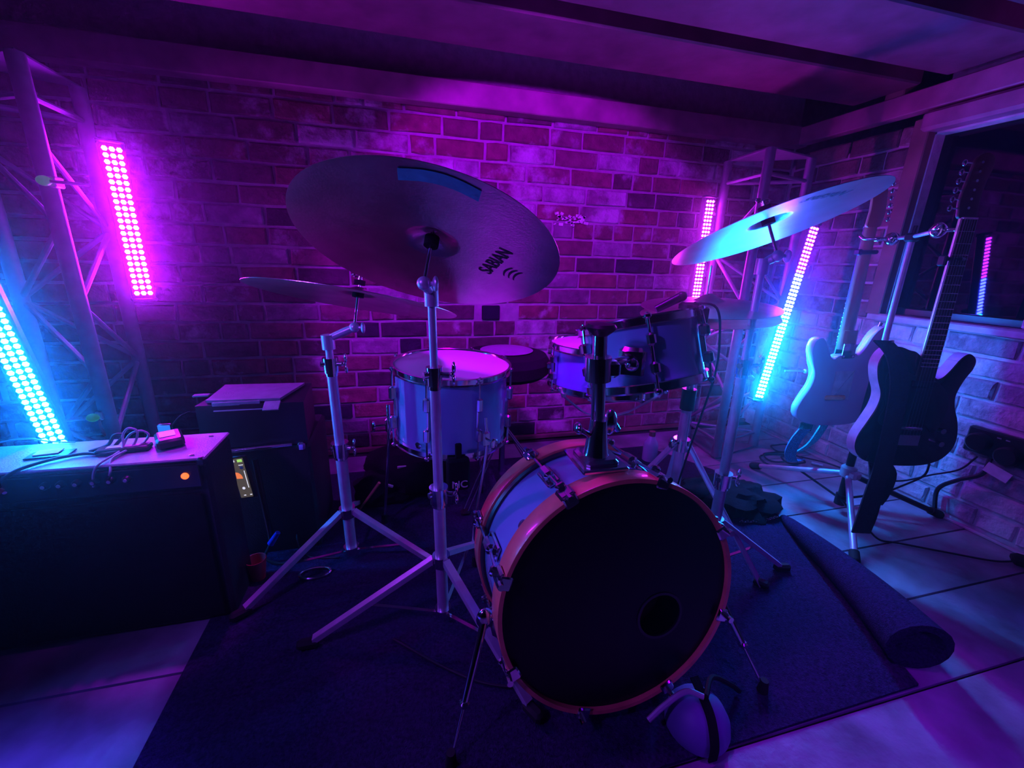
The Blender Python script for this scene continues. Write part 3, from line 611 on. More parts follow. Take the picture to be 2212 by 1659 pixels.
def cym_stand(label, x, y, c, n, z_c, foots, zs, pole_top, lean=0.0, rp=(0.0155, 0.0125, 0.0095), tilt_dx=-0.03, mat_='satin_steel', braces=True):
    """vertical three-part tube stand: zs = heights of the two height collars; pole_top = where the tilter sits"""
    t = thing('cymbal_stand', label, 'stand', (x, y, 0), 'cymbal stands')
    def P(z): return V((x + lean * z, y, z))
    obj('lower_tube', MB().cyl(P(0.035), P(zs[0]), rp[0], n=20), mat_, t)
    obj('middle_tube', MB().cyl(P(zs[0]), P(zs[1]), rp[1], n=20), mat_, t)
    obj('upper_tube', MB().cyl(P(zs[1]), P(pole_top), rp[2], n=16), mat_, t)
    for z, r in ((zs[0], rp[0]), (zs[1], rp[1])):
        cl = MB().cyl(P(z - .035), P(z + .010), r * 1.45, r * 1.55, n=18); cl.cyl(P(z - .045), P(z - .035), r * 1.2, n=18)
        cl.cyl(P(z - .008), P(z - .008) + V((.034, -.012, 0)), 0.007, n=10); cl.cyl(P(z - .008), P(z - .008) + V((-.026, -.01, 0)), 0.008, n=10)
        K = obj('height_collar', cl, 'chrome', t)
        wq = P(z - .006) + V((.040, -.014, 0)); wn = MB().ball(wq, .006, (1, 1, 1)).ball(wq + V((.004, 0, .016)), .013, (.4, .7, 1.1)).ball(wq + V((.004, 0, -.016)), .013, (.4, .7, 1.1)); obj('wing_screw', wn, 'chrome', K)
    obj('leg_collar', MB().cyl(P(z_c - .018), P(z_c + .014), rp[0] * 1.5, n=18), 'chrome', t)
    obj('lower_collar', MB().cyl(P(0.035), P(0.062), rp[0] * 1.45, n=18), 'chrome', t)
    for fx, fy in foots:
        f_ = V((fx, fy, 0.016)); d = V((fx - x, fy - y, 0)).normalized(); sd = V((-d.y, d.x, 0)); a = P(z_c) + d * rp[0] * 1.5
        lg = MB()
        for s_ in (-1, 1):
            lg.ribbon([a + sd * s_ * .0085, a.lerp(f_, .93) + sd * s_ * .0085], (0, 0, 1), 0.016, 0.0028)
        lg.ribbon([a + V((0, 0, .008)), a.lerp(f_, .93) + V((0, 0, .008))], sd, 0.0195, 0.0028)
        L = obj('leg', lg, mat_, t)
        obj('rubber_foot', MB().box(a.lerp(f_, .965) , (0.055, 0.026, 0.026), 0.007, d.to_track_quat('X', 'Z').to_matrix()), 'rubber', L)
        if braces: obj('brace', MB().ribbon([P(0.048) + d * .012, a.lerp(f_, .52)], sd, 0.010, 0.003), 'chrome', t)
    # tilter and cymbal rod
    n = V(n).normalized(); c = V(c); mount = c + n * 0.006; base = P(pole_top)
    obj('top_collar', MB().cyl(P(pole_top - .03), P(pole_top + .012), rp[2] * 1.7, n=16), mat_, t)
    low = c - n * 0.075
    jt = MB().cyl(base, low.lerp(base, .35) + V((0, 0, 0)), 0.010, 0.012, n=12); jt.ball(low, 0.015, (1, 1, 1)); jt.cyl(low.lerp(base, .35), low, 0.012, 0.010, n=12)
    jt.ball(low + V((.024, -.008, 0)), 0.015, (.45, .8, 1.1)); jt.cyl(low, low + V((.026, -.008, 0)), 0.005, n=8)
    obj('tilter', jt, 'satin_steel', t)
    obj('cymbal_rod', MB().cyl(low, c + n * 0.075, 0.004, n=10), 'chrome', t)
    obj('felt', MB().cyl(c + n * .012, c + n * .034, 0.016, n=16).cyl(c + n * .048, c + n * .060, 0.016, n=16), 'black_cloth', t)
    obj('wing_nut', MB().cyl(c + n * .062, c + n * .074, 0.007, n=10).ball(c + n * .074 + V((.014, 0, .002)), 0.010, (1, .35, .7)).ball(c + n * .074 - V((.014, 0, -.002)), 0.010, (1, .35, .7)), 'chrome', t)
    return t
cym_stand('tall chrome cymbal stand in front, left of the bass drum', 0.078, 0.969, (0.066, 0.97, 1.012), N1, 0.222, [(-0.285, 0.965), (0.255, 0.655), (0.26, 1.285)], (0.43, 0.745), 0.925, lean=-0.012)
cym_stand('second tall chrome cymbal stand, farther left beside the amplifier', -0.196, 1.30, (-0.120, 1.30, 0.872), N3, 0.195, [(-0.485, 1.105), (0.125, 1.145), (-0.205, 1.645)], (0.43, 0.700), 0.765, lean=-0.016, rp=(0.017, 0.0145, 0.011))
cym_stand('tall cymbal stand right of the bass drum under the blue-lit crash', 0.957, 0.98, (0.955, 0.98, 1.098), N2, 0.205, [(1.225, 0.925), (0.862, 1.24), (0.80, 0.80)], (0.37, 0.735), 1.010, lean=-0.004, rp=(0.017, 0.0145, 0.010))

# hi-hat
HX, HY, HZ = 0.905, 1.12, 0.868
for dz, nn, lab, bw in ((0.010, (-.06, -.05, 1), 'upper of the two hi-hat cymbals', 0.020), (-0.016, (-.06, -.05, 1), 'lower of the two hi-hat cymbals, facing up', -0.016)):
    cymbal('hi_hat_cymbal', lab, (HX + .012, HY, HZ + dz), nn, 0.200, 'bronze', 0.048, bw, group='hi-hat pair')
hs = thing('hi_hat_stand', 'chrome hi-hat stand with flat legs behind the bass drum', 'stand', (HX, HY, 0))
obj('lower_tube', MB().cyl((HX - .01, HY, 0.04), (HX - .01, HY, 0.60), 0.0165, n=20), 'satin_steel', hs)
obj('upper_tube', MB().cyl((HX - .01, HY, 0.60), (HX, HY, 0.815), 0.011, n=16), 'satin_steel', hs)
obj('memory_grip', MB().cyl((HX - .01, HY, 0.545), (HX - .01, HY, 0.615), 0.0225, n=18), 'black_plastic', hs)
obj('pull_rod', MB().cyl((HX, HY, 0.80), (HX, HY, 1.00), 0.003, n=8), 'chrome', hs)
obj('seat_cup', MB().lathe((HX, HY, 0.815), (0, 0, 1), [(0.012, 0), (0.02, .015), (0.02, .024), (0.006, .03)], 16), 'black_plastic', hs)
obj('leg_collar', MB().cyl((HX - .01, HY, 0.40), (HX - .01, HY, 0.44), 0.027, n=18), 'chrome', hs)
mb = MB(); mb.cyl((HX - .01, HY, .425), (HX - .065, HY - .03, .44), 0.005, n=8); mb.ball((HX - .075, HY - .035, .445), 0.02, (.4, .7, 1)); obj('wing_screw', mb, 'chrome', hs)
for an, rr in ((168, 0.36), (-52, 0.30), (60, 0.30)):
    d = V((math.cos(math.radians(an)), math.sin(math.radians(an)), 0)); a = V((HX - .01, HY, .425)) + d * .02; f_ = V((HX + d.x * rr, HY + d.y * rr, .012)); sd = V((-d.y, d.x, 0))
    L = obj('leg', MB().ribbon([a, f_], sd, 0.030, 0.004).ribbon([a + sd * .014 + V((0, 0, .004)), f_ + sd * .014], (0, 0, 1), 0.012, 0.003), 'satin_steel', hs)
    obj('rubber_foot', MB().box(f_ + V((0, 0, .008)), (0.045, 0.03, 0.02), 0.006, d.to_track_quat('X', 'Z').to_matrix()), 'rubber', L)
    obj('brace', MB().ribbon([V((HX - .01, HY, .10)), a.lerp(f_, .6)], sd, 0.012, 0.003), 'chrome', hs)
mb = MB(); mb.box((HX + .02, HY - .10, 0.035), (0.10, 0.26, 0.008), 0.003, Matrix.Rotation(-.25, 3, 'X')); obj('foot_board', mb, 'satin_steel', hs)

# drum microphone with its cable
mc = thing('drum_microphone', 'small black clip-on microphone above the rack tom rim', 'microphone', (0.65, 0.86, 0.89))
obj('capsule', MB().cyl((0.590, 0.90, 0.895), (0.640, 0.885, 0.925), 0.009, 0.011, 14).ball((0.645, 0.883, 0.928), 0.012), 'black_plastic', mc)
obj('clip', MB().box((0.665, 0.875, 0.905), (0.05, 0.03, 0.022), 0.006).box((0.70, 0.87, 0.885), (0.02, 0.025, 0.04), 0.004), 'black_plastic', mc)
obj('cable', MB().tube(spline([(0.67, 0.87, 0.915), (0.715, 0.845, 0.905), (0.738, 0.845, 0.83), (0.746, 0.85, 0.74), (0.77, 0.90, 0.62), (0.81, 0.98, 0.45), (0.83, 1.05, 0.2), (0.83, 1.08, 0.03)], 6), 0.0028, 6), 'cable_rubber', mc)

# small black bag with NC lettering hanging at the floor tom
pb = thing('stick_bag', 'small black bag lettered NC hanging below the floor tom', 'bag', (0.152, 1.19, 0.31))
obj('pouch', MB().box((0.150, 1.185, 0.355), (0.070, 0.035, 0.105), 0.006), 'black_cloth', pb)
obj('strap', MB().box((0.152, 1.188, 0.425), (0.020, 0.012, 0.06), 0.003), 'black_cloth', pb)
def lettering(s_, loc, size, rotm, m_, parent, name='lettering', sx_=1.0):
    cu = bpy.data.curves.new('lettering', 'FONT'); cu.body = s_; cu.size = size; cu.align_x = 'CENTER'; cu.align_y = 'CENTER'; cu.offset = 0.0006
    tmp = bpy.data.objects.new('tmp', cu); COL.objects.link(tmp); dg = bpy.context.evaluated_depsgraph_get(); me = bpy.data.meshes.new_from_object(tmp.evaluated_get(dg)); bpy.data.objects.remove(tmp)
    me.transform(Matrix.Translation(loc) @ rotm @ Matrix.Diagonal((sx_, 1, 1, 1))); me.materials.clear(); me.materials.append(MATS[m_])
    o = bpy.data.objects.new(name, me); COL.objects.link(o); o.parent = parent; o.matrix_parent_inverse = PINV[parent.name]; return o
lettering('NC', (0.153, 1.1665, 0.325), 0.034, Matrix.Rotation(math.pi / 2, 4, 'X'), 'cream_plastic', pb)

# ================================================================= GUITARS AND STAND
gs = thing('guitar_stand', 'black tubular double guitar stand by the right wall', 'guitar stand', (1.775, 1.18, 0))
GX, GY = 1.778, 1.18
obj('lower_tube', MB().cyl((GX, GY, 0.045), (GX, GY, 0.66), 0.0145, n=18), 'black_plastic', gs)
obj('upper_tube', MB().cyl((GX, GY, 0.62), (GX - .010, GY, 1.12), 0.0105, n=16), 'satin_steel', gs)
obj('lock_knob', MB().cyl((GX, GY, 0.62), (GX, GY, 0.67), 0.019, n=16).cyl((GX, GY, .645), (GX + .045, GY - .01, .645), 0.007, n=8), 'black_plastic', gs)
obj('top_hub', MB().box((GX - .010, GY, 1.115), (0.035, 0.035, 0.03), 0.006).cyl((GX - .01, GY, 1.12), (GX - .006, GY, 1.155), 0.006, n=8), 'black_plastic', gs)
obj('leg_hub', MB().lathe((GX, GY, 0.165), (0, 0, 1), [(0.018, 0), (0.028, .008), (0.028, .045), (0.018, .055)], 20).box((GX, GY - .02, .188), (0.04, 0.05, 0.035), 0.008), 'cream_plastic', gs)
obj('lower_collar', MB().cyl((GX, GY, 0.04), (GX, GY, 0.085), 0.021, n=16), 'black_plastic', gs)
for fx, fy in ((1.512, 0.905), (1.725, 1.585), (2.165, 1.055)):
    a = V((GX, GY, .185)); f_ = V((fx, fy, .018)); d = (f_ - a).normalized()
    L = obj('leg', MB().cyl(a + d * .02, f_, 0.0115, n=14), 'satin_steel' if fx < 1.9 else 'black_plastic', gs)
    obj('rubber_foot', MB().cyl(a.lerp(f_, .92), f_ + d * .006, 0.0165, 0.0175, 14).ball(f_ + d * .008, 0.017), 'rubber', L)
    obj('strut', MB().cyl((GX, GY, .062), a.lerp(f_, .48), 0.005, n=8), 'black_plastic', gs)
def yoke(c, d, m_='chrome'):
    c = V(c); d = V(d).normalized(); sd = V((-d.y, d.x, 0)); a = V((GX - .01, GY, 1.118))
    Y = obj('yoke_arm', MB().cyl(a, c - d * .045, 0.007, n=10), 'satin_steel', gs)
    pts = spline([c + d * .03 + sd * .038 + V((0, 0, .012)), c + d * .012 + sd * .040, c - d * .03 + sd * .030, c - d * .045, c - d * .03 - sd * .030, c + d * .012 - sd * .040, c + d * .03 - sd * .038 + V((0, 0, .012))], 5)
    obj('yoke', MB().tube(pts, 0.006, 10), m_, Y)
    obj('yoke_joint', MB().ball(c - d * .055, 0.022, (1, 1, 1.1), 14, 8), 'chrome', Y)

def frame_m(O, nut, alpha):
    O, nut = V(O), V(nut); z = (nut - O).normalized(); x = V((math.cos(alpha), -math.sin(alpha), 0)); x = (x - z * x.dot(z)).normalized(); y = z.cross(x)
    M = Matrix((x, y, z)).transposed().to_4x4(); M.translation = O; return M      # local -y faces the camera side
def gm(M): b = MB(); b.xf = M; return b
TELE = [(-.030, .168), (-.062, .180), (-.100, .190), (-.134, .175), (-.151, .135), (-.141, .085), (-.120, .035), (-.122, -.010), (-.140, -.060), (-.161, -.115), (-.158, -.160), (-.128, -.195), (-.070, -.210), (0, -.213), (.070, -.208), (.125, -.188), (.156, -.150), (.163, -.105), (.150, -.05), (.127, .0), (.119, .04), (.130, .088), (.149, .130), (.148, .160), (.126, .176), (.103, .160), (.080, .120), (.058, .094), (.034, .100)]
STRAT = [(-.030, .100), (-.052, .086), (-.072, .108), (-.092, .148), (-.112, .172), (-.137, .165), (-.148, .125), (-.135, .070), (-.117, .020), (-.122, -.030), (-.147, -.085), (-.162, -.135), (-.146, -.178), (-.085, -.203), (0, -.207), (.080, -.200), (.136, -.172), (.162, -.118), (.150, -.055), (.124, .0), (.121, .045), (.140, .100), (.154, .155), (.148, .200), (.122, .216), (.090, .185), (.066, .130), (.046, .100), (.030, .108)]
def outline(pts): return [(p.x, p.y) for p in spline([V((a, b, 0)) for a, b in pts], 4, True)]
HEADF = [(-.0215, .0), (-.030, .022), (-.034, .050), (-.030, .090), (-.024, .130), (-.016, .165), (.006, .178), (.030, .168), (.034, .140), (.026, .105), (.022, .060), (.024, .025), (.0215, .0)]
def neck_parts(t, M, L0, L1, front_y, sgn, wood, board):
    """neck from L0 (body) to L1 (nut); sgn -1: fretboard toward the camera"""
    rs = []
    for z, wd in ((L0, .028), ((L0 + L1) / 2, .0245), (L1, .0215)):
        rs.append([V((wd * math.cos(k * math.pi / 8), front_y + (-sgn) * (0.020 * math.sin(k * math.pi / 8)), z)) for k in range(9)])
    mb = gm(M); mb.rings(rs); N = obj('neck', mb, wood, t)
    mb = gm(M); mb.rings([[V((-wd, front_y, z)), V((wd, front_y, z)), V((wd, front_y + sgn * .006, z)), V((-wd, front_y + sgn * .006, z))] for z, wd in ((L0 - .03, .0285), (L1, .0215))]); obj('fretboard', mb, board, N)
    for k in range(1, 21):
        z = L1 - 0.648 * (1 - 2 ** (-k / 12)); wd = .0215 + (L1 - z) / (L1 - L0 + .03) * .007
        if z < L0 - .025: break
        mb = gm(M); mb.cyl((-wd, front_y + sgn * .0065, z), (wd, front_y + sgn * .0065, z), 0.0011, n=6); obj('fret', mb, 'chrome', N)
    mb = gm(M); mb.box((0, front_y + sgn * .004, L1), (0.043, 0.010, 0.005), 0.001); obj('nut', mb, 'cream_plastic', N)
    return N
def head_parts(t, M, L1, y0, y1, side, wood, tuner_face):
    mb = gm(M); mb.plate([(a * -side if side > 0 else a, L1 + b) for a, b in outline(HEADF)], y0, y1, .002); Hd = obj('headstock', mb, wood, t)
    for k in range(6):
        z = L1 + .028 + k * .0245; xs = side * (.022 - k * .0018)
        mb = gm(M); ym = (y0 + y1) / 2
        mb.cyl((xs * .55, tuner_face - .0, z), (xs * .55, tuner_face + (tuner_face - ym) * 1.2, z), 0.004, n=8); mb.cyl((xs, ym, z), (xs + side * .026, ym, z), 0.0022, n=6)
        mb.ball((xs + side * .032, ym, z), 0.0085, (.9, .5, 1.05), 8, 6); mb.box((xs * .7, y1 if abs(y1 - ym) else y0, z), (.016, .010, .017), .003); obj('tuner', mb, 'chrome', Hd)
    return Hd
# black guitar (front towards us)
Mt = frame_m((1.622, 0.950, 0.578), (1.634, 0.975, 1.155), math.radians(16))
bg = thing('electric_guitar', 'black electric guitar with pale sides, front facing, nearest on the stand', 'guitar', (1.622, .95, .36), 'guitars on the stand')
mb = gm(Mt); mb.plate(outline(TELE), -.0225, .0225, .004); obj('body', mb, 'black_lacquer', bg)
mb = gm(Mt); o1 = [(a * 1.0015, b * 1.0015) for a, b in outline(TELE)]
mb.rings([[V((a, y, b)) for a, b in o1] for y in (-.018, .0195)], True, False, False); mb.rings([[V((a * .99, y, b * .99)) for a, b in o1] for y in (.0195, -.018)], True, False, False); obj('pale_side', mb, 'binding_side', bg, 'glossy pale side band of the body')
neck_parts(bg, Mt, .100, .575, -.0235, -1, 'neck_maple', 'fretboard'); head_parts(bg, Mt, .575, -.022, -.010, -1, 'fretboard', -.022)
mb = gm(Mt); mb.box((0, -.025, -.105), (.075, .006, .065), .002); obj('bridge', mb, 'chrome', bg)
mb = gm(Mt); mb.box((0, -.0265, .075), (.075, .010, .022), .003).box((0, -.0265, -.09), (.072, .010, .020), .003); obj('pickup', mb, 'black_plastic', bg)
mb = gm(Mt); mb.plate(outline([(-.03, .10), (-.1, .13), (-.12, .08), (-.10, 0), (-.11, -.06), (-.05, -.08), (.03, -.06), (.08, -.09), (.10, -.02), (.09, .04), (.035, .09)]), -.0225, -.0245, .0006); obj('pickguard', mb, 'black_plastic', bg)
mb = gm(Mt)
for k in range(6): mb.cyl((-.0175 + k * .007, -.0335, .575), (-.026 + k * .0104, -.034, -.105), 0.0005, n=4)
obj('strings', mb, 'chrome', bg)['kind'] = 'stuff'
mb = gm(Mt); mb.cyl((.098, -.022, -.08), (.098, -.036, -.08), .009, n=14).cyl((.104, -.022, -.125), (.104, -.036, -.125), .009, n=14); obj('control_knob', mb, 'chrome', bg)
mb = gm(Mt); mb.cyl((-.105, 0, .186), (-.112, 0, .205), .005, .008, n=10); obj('strap_button', mb, 'chrome', bg)
mb = gm(Mt); mb.tube([(-.028, -.02, .46), (0, -.034, .461), (.028, -.02, .46)], .006, 8).box((-.033, -.015, .455), (.012, .025, .03), .003); obj('capo', mb, 'black_plastic', bg)
# strap hanging from it
stp = thing('guitar_strap', 'black woven strap hanging down in front of the black guitar', 'strap', (1.43, .86, .1))
u_ = Mt.to_3x3() @ V((1, 0, 0))
p = [(-.140, .0, .205), (-.118, -.035, .16), (-.085, -.040, .06), (-.075, -.040, -.08), (-.072, -.040, -.20), (-.085, -.045, -.32), (-.098, -.05, -.455)]
mb = MB().ribbon([Mt @ V(q) for q in spline(p, 5)], u_, 0.058, 0.005); obj('front_length', mb, 'webbing', stp)
p = [(-.062, .015, -.17), (-.040, .0, -.28), (-.055, -.02, -.40), (-.082, -.04, -.462)]
mb = MB().ribbon([Mt @ V(q) for q in spline(p, 5)], u_, 0.055, 0.005); obj('back_length', mb, 'webbing', stp)
mb = MB().ribbon([Mt @ V(q) for q in spline([(-.04, .02, -.20), (-.01, .0, -.25), (-.015, .0, -.33), (-.03, 0, -.37)], 4)], u_, 0.05, 0.012); obj('strap_end', mb, 'webbing', stp)
# white guitar (back towards us)
Ms = frame_m((1.755, 1.30, .566), (1.733, 1.30, 1.157), math.radians(14))
wg = thing('electric_guitar', 'white electric guitar seen from the back, farther on the stand', 'guitar', (1.755, 1.30, .36), 'guitars on the stand')
mb = gm(Ms); mb.plate(outline(STRAT), -.0225, .0225, .006); obj('body', mb, 'white_lacquer', wg)
mb = gm(Ms); mb.plate(outline([(-.034, -.02), (-.034, .028), (-.028, .034), (.036, .034), (.042, .028), (.042, -.085), (.036, -.09), (-.028, -.09), (-.034, -.085)]), -.0225, -.0240, .0005); obj('cavity_cover', mb, 'cream_plastic', wg)
mb = gm(Ms); mb.box((0, -.024, .118), (.052, .004, .062), .0015); PL = obj('neck_plate', mb, 'chrome', wg)
for sx_ in (-.019, .019):
    for sz_ in (.096, .141):
        mb = gm(Ms); mb.lathe((sx_, -.026, sz_), (0, -1, 0), [(.005, 0), (.003, .002)], 8); obj('screw', mb, 'satin_steel', PL)
N = neck_parts(wg, Ms, .120, .590, .010, 1, 'neck_maple', 'fretboard'); head_parts(wg, Ms, .590, -.004, .009, 1, 'neck_maple', .009)
mb = gm(Ms); mb.rings([[V((.03 * math.cos(k * math.pi / 8), -.012 - .011 * math.sin(k * math.pi / 8), z)) for k in range(9)] for z in (.135, .20)]); obj('neck_heel', mb, 'neck_maple', N)
mb = gm(Ms); mb.plate(outline([(.05, .10), (.09, .16), (.125, .205), (.14, .19), (.13, .12), (.11, .05)]), .0225, .0245, .0006); obj('pickguard', mb, 'black_plastic', wg)
mb = gm(Ms); mb.tube([(-.03, -.008, .50), (0, -.018, .50), (.03, -.008, .50)], .008, 8).box((-.032, .0, .50), (.016, .03, .022), .004); obj('capo', mb, 'black_plastic', wg)
mb = gm(Ms); mb.cyl((.118, 0, .212), (.124, 0, .228), .005, .008, n=10); obj('strap_button', mb, 'chrome', wg)
mb = gm(Ms); mb.box((-.020, -.030, -.078), (.085, .012, .020), .005); obj('sticker_tab', mb, 'orange_foam', wg, 'small orange tab across the lower back')
yoke((1.640, 1.000, 1.128), (-.12, -.18, 0)); yoke((1.738, 1.290, 1.112), (-.04, .11, 0))
# glitter strap of the white guitar
g2 = thing('glitter_strap', 'blue glitter guitar strap looping below the white guitar', 'strap', (1.74, 1.33, .1))
mb = MB().ribbon([Ms @ V(q) for q in spline([(-.090, 0, -.20), (-.105, -.01, -.235)], 3)], (1, -.25, 0), .055, .006); obj('strap_tab', mb, 'black_cloth', g2)
mb = MB().ribbon([Ms @ V(q) for q in spline([(-.105, -.012, -.225), (-.135, -.012, -.28), (-.145, -.01, -.34), (-.12, .0, -.385), (-.075, .02, -.385)], 5)], (1, -.25, 0), .050, .006); obj('left_length', mb, 'blue_glitter', g2)
mb = MB().ribbon([Ms @ V(q) for q in spline([(.02, .03, -.19), (.0, .03, -.25), (-.03, .03, -.31), (-.085, .03, -.355)], 5)], (1, -.1, .3), .048, .006); obj('right_length', mb, 'cyan_glitter', g2)

# ================================================================= AMPLIFIER
am = thing('guitar_amplifier', 'black guitar combo amplifier with an orange pilot lamp at the left', 'amplifier', (-0.79, 1.20, 0))
AX0, AX1, AY0, AY1, AZ = -1.10, -0.494, 1.122, 1.292, 0.5
cx, cy = (AX0 + AX1) / 2, (AY0 + AY1) / 2
obj('cabinet', MB().box((cx, cy + .004, AZ / 2 - .004), (AX1 - AX0, AY1 - AY0 - .01, AZ - .008), 0.008), 'black_tolex', am)
obj('top_panel', MB().box((cx, cy, AZ - .003), (AX1 - AX0 + .002, AY1 - AY0, .008), 0.003), 'lit_black_vinyl', am)
obj('control_panel', MB().box((cx, AY0 - .001, .455), (AX1 - AX0 - .03, .006, .062), 0.002), 'black_plastic', am)
obj('grille_cloth', MB().box((cx, AY0 - .001, .215), (AX1 - AX0 - .04, .006, .385), 0.003), 'black_cloth', am)
for k, x in enumerate((-0.82, -0.79, -0.759, -0.725, -0.693, -0.66)):
    K = obj('control_knob', MB().lathe((x, AY0 - .003, .464), (0, -1, 0), [(.0095, 0), (.0085, .010), (.006, .013)], 16), 'black_plastic', am)
    obj('knob_cap', MB().lathe((x, AY0 - .0165, .464), (0, -1, 0), [(.0045, 0), (.004, .001)], 12), 'aluminium', K)
obj('pilot_lamp', MB().lathe((-0.541, AY0 - .003, .458), (0, -1, 0), [(.0085, 0), (.0085, .004), (.005, .008)], 16), 'pilot_lamp', am)
for y_, in ((AY0 + .02,), (AY1 - .03,)):
    obj('handle_screw', MB().box((AX1 - .035, y_, AZ + .0025), (.012, .004, .003), .001), 'chrome', am)
for s_ in (AX1 - .01,): obj('corner_guard', MB().box((s_, AY0 + .006, AZ - .01), (.024, .018, .024), .006), 'black_plastic', am)
# on the amplifier
zt = AZ + .0015
pd = thing('effects_pedal', 'black box pedal on the right part of the amplifier top', 'pedal', (-0.625, 1.205, zt))
R_ = Matrix.Rotation(.5, 3, 'Z'); obj('case', MB().box((-0.612, 1.228, zt + .014), (.058, .085, .026), .006, R_), 'black_plastic', pd)
obj('top_label', MB().box((-0.618, 1.233, zt + .0278), (.034, .045, .0012), 0, R_), 'cream_plastic', pd)
pu = thing('power_strip', 'flat dark unit with cables in the middle of the amplifier top', 'power strip', (-0.70, 1.20, zt))
obj('case', MB().box((-0.700, 1.200, zt + .007), (.110, .034, .013), .003, Matrix.Rotation(.12, 3, 'Z')), 'black_plastic', pu)
obj('face_plate', MB().box((-0.700, 1.202, zt + .014), (.07, .016, .0012), 0, Matrix.Rotation(.12, 3, 'Z')), 'cream_plastic', pu)
nb = thing('notepad', 'small white card lying on the left part of the amplifier top', 'card', (-0.86, 1.215, zt))
obj('card', MB().box((-0.865, 1.214, zt + .0065), (.048, .030, .002), 0, Matrix.Rotation(.15, 3, 'Z')), 'paper', nb)
obj('clipboard', MB().box((-0.858, 1.208, zt + .0025), (.085, .040, .004), .001, Matrix.Rotation(.1, 3, 'Z')), 'black_plastic', nb)
def cable(label, pts, r, m_='cable_rubber', name='cable', group=None, k=7, n=7):
    return tag(obj(name, MB().tube(spline(pts, k), r, n), m_), label, 'cable', group)
cable('thick dark cable curving across the amplifier top to its left jack', [(-0.655, 1.205, zt + .012), (-0.72, 1.178, zt + .006), (-0.78, 1.188, zt + .006), (-0.83, 1.165, zt + .006), (-0.865, 1.125, zt + .004), (-0.888, 1.100, zt - .012), (-0.895, 1.105, .474)], .0042)
cable('pale looped cable standing up on the amplifier, left loop', [(-0.728, 1.112, .452), (-0.722, 1.113, .485), (-0.712, 1.125, zt + .004), (-0.700, 1.19, zt + .010), (-0.702, 1.21, zt + .04), (-0.690, 1.215, zt + .056), (-0.672, 1.215, zt + .045), (-0.682, 1.20, zt + .012), (-0.70, 1.15, zt + .004), (-0.688, 1.114, .490), (-0.692, 1.113, .478)], .0028, 'grey_cable')
cable('pale looped cable standing up on the amplifier, right loop', [(-0.705, 1.20, zt + .008), (-0.690, 1.213, zt + .038), (-0.668, 1.22, zt + .046), (-0.652, 1.22, zt + .034), (-0.660, 1.215, zt + .018), (-0.668, 1.205, zt + .012)], .0028, 'grey_cable')
cable('dark looped cable standing up on the amplifier top beside the pale loops', [(-0.775, 1.20, zt + .005), (-0.745, 1.22, zt + .012), (-0.732, 1.23, zt + .034), (-0.716, 1.235, zt + .030), (-0.73, 1.22, zt + .008)], .0042)
cable('thin pale wire along the back edge of the amplifier', [(-1.04, 1.285, zt + .008), (-0.96, 1.288, zt + .018), (-0.90, 1.284, zt + .006), (-0.85, 1.28, zt + .003)], .0018, 'grey_cable')
pl = thing('jack_plug', 'pink red jack plug in the left input of the amplifier', 'plug', (-0.90, 1.10, .475))
obj('sleeve', MB().cyl((-0.893, 1.104, .474), (-0.912, 1.088, .452), .009, .011, 12), 'red_plastic', pl); obj('tip', MB().cyl((-0.90, 1.118, .470), (-0.885, 1.10, .462), .004, n=8), 'chrome', pl)
tu = thing('clip_tuner', 'small device with a glowing blue screen behind the amplifier', 'tuner', (-0.66, 1.35, .515))
obj('case', MB().box((-0.682, 1.36, .499), (.036, .012, .026), .003), 'black_plastic', tu); obj('screen', MB().box((-0.682, 1.353, .500), (.030, .002, .018)), 'screen_blue', tu)
obj('stem', MB().tube(spline([(-0.665, 1.36, .505), (-0.645, 1.37, .53), (-0.62, 1.38, .54)], 4), .002, 6), 'black_plastic', tu); obj('base', MB().cyl((-0.682, 1.36, .30), (-0.682, 1.36, .488), .004, n=8), 'black_plastic', tu)

# ================================================================= CASE, DEVICE AND PHONE BEHIND THE AMPLIFIER
cs = thing('speaker_cabinet', 'tall black cabinet standing behind the amplifier', 'cabinet', (-0.47, 1.52, 0))
obj('carcass', MB().box((-0.475, 1.545, .200), (.33, .30, .395), .008), 'black_tolex', cs)
obj('top_edge', MB().cyl((-0.605, 1.39, .395), (-0.36, 1.39, .405), .006, n=10), 'chrome', cs)
obj('corner_cap', MB().box((-0.335, 1.398, .395), (.024, .024, .03), .006), 'chrome', cs)
obj('side_tube', MB().cyl((-0.455, 1.372, .06), (-0.470, 1.378, .37), .009, n=12), 'black_plastic', cs)
dv = thing('stage_monitor', 'black angular device with a flat violet-lit lid on the cabinet', 'device', (-0.47, 1.50, .40))
mb = MB(); mb.rings([[V(q) for q in ((-0.62, 1.41, z), (-0.315, 1.40, z), (-0.33, 1.62, z), (-0.60, 1.62, z))] for z in (.402, .545)]); obj('case', mb, 'black_plastic', dv)
mb = MB(); mb.rings([[V(q) for q in ((-0.595, 1.425, z), (-0.385, 1.415, z), (-0.345, 1.585, z), (-0.60, 1.60, z))] for z in (.549, .557)]); obj('lid', mb, 'lit_black_vinyl', dv)
obj('front_strip', MB().box((-0.507, 1.409, .548), (.132, .006, .012), .001), 'lit_black_vinyl', dv)
obj('latch', MB().box((-0.405, 1.393, .540), (.046, .04, .005), .001, Matrix.Rotation(.45, 3, 'X')), 'lit_black_vinyl', dv)
obj('hinge', MB().box((-0.635, 1.50, .552), (.045, .02, .005), .001), 'lit_black_vinyl', dv)
obj('rim', MB().box((-0.50, 1.404, .528), (.14, .004, .003), 0), 'satin_steel', dv)
ph = thing('mobile_phone', 'phone with a lit screen leaning against the black cabinet', 'phone', (-0.52, 1.34, .24))
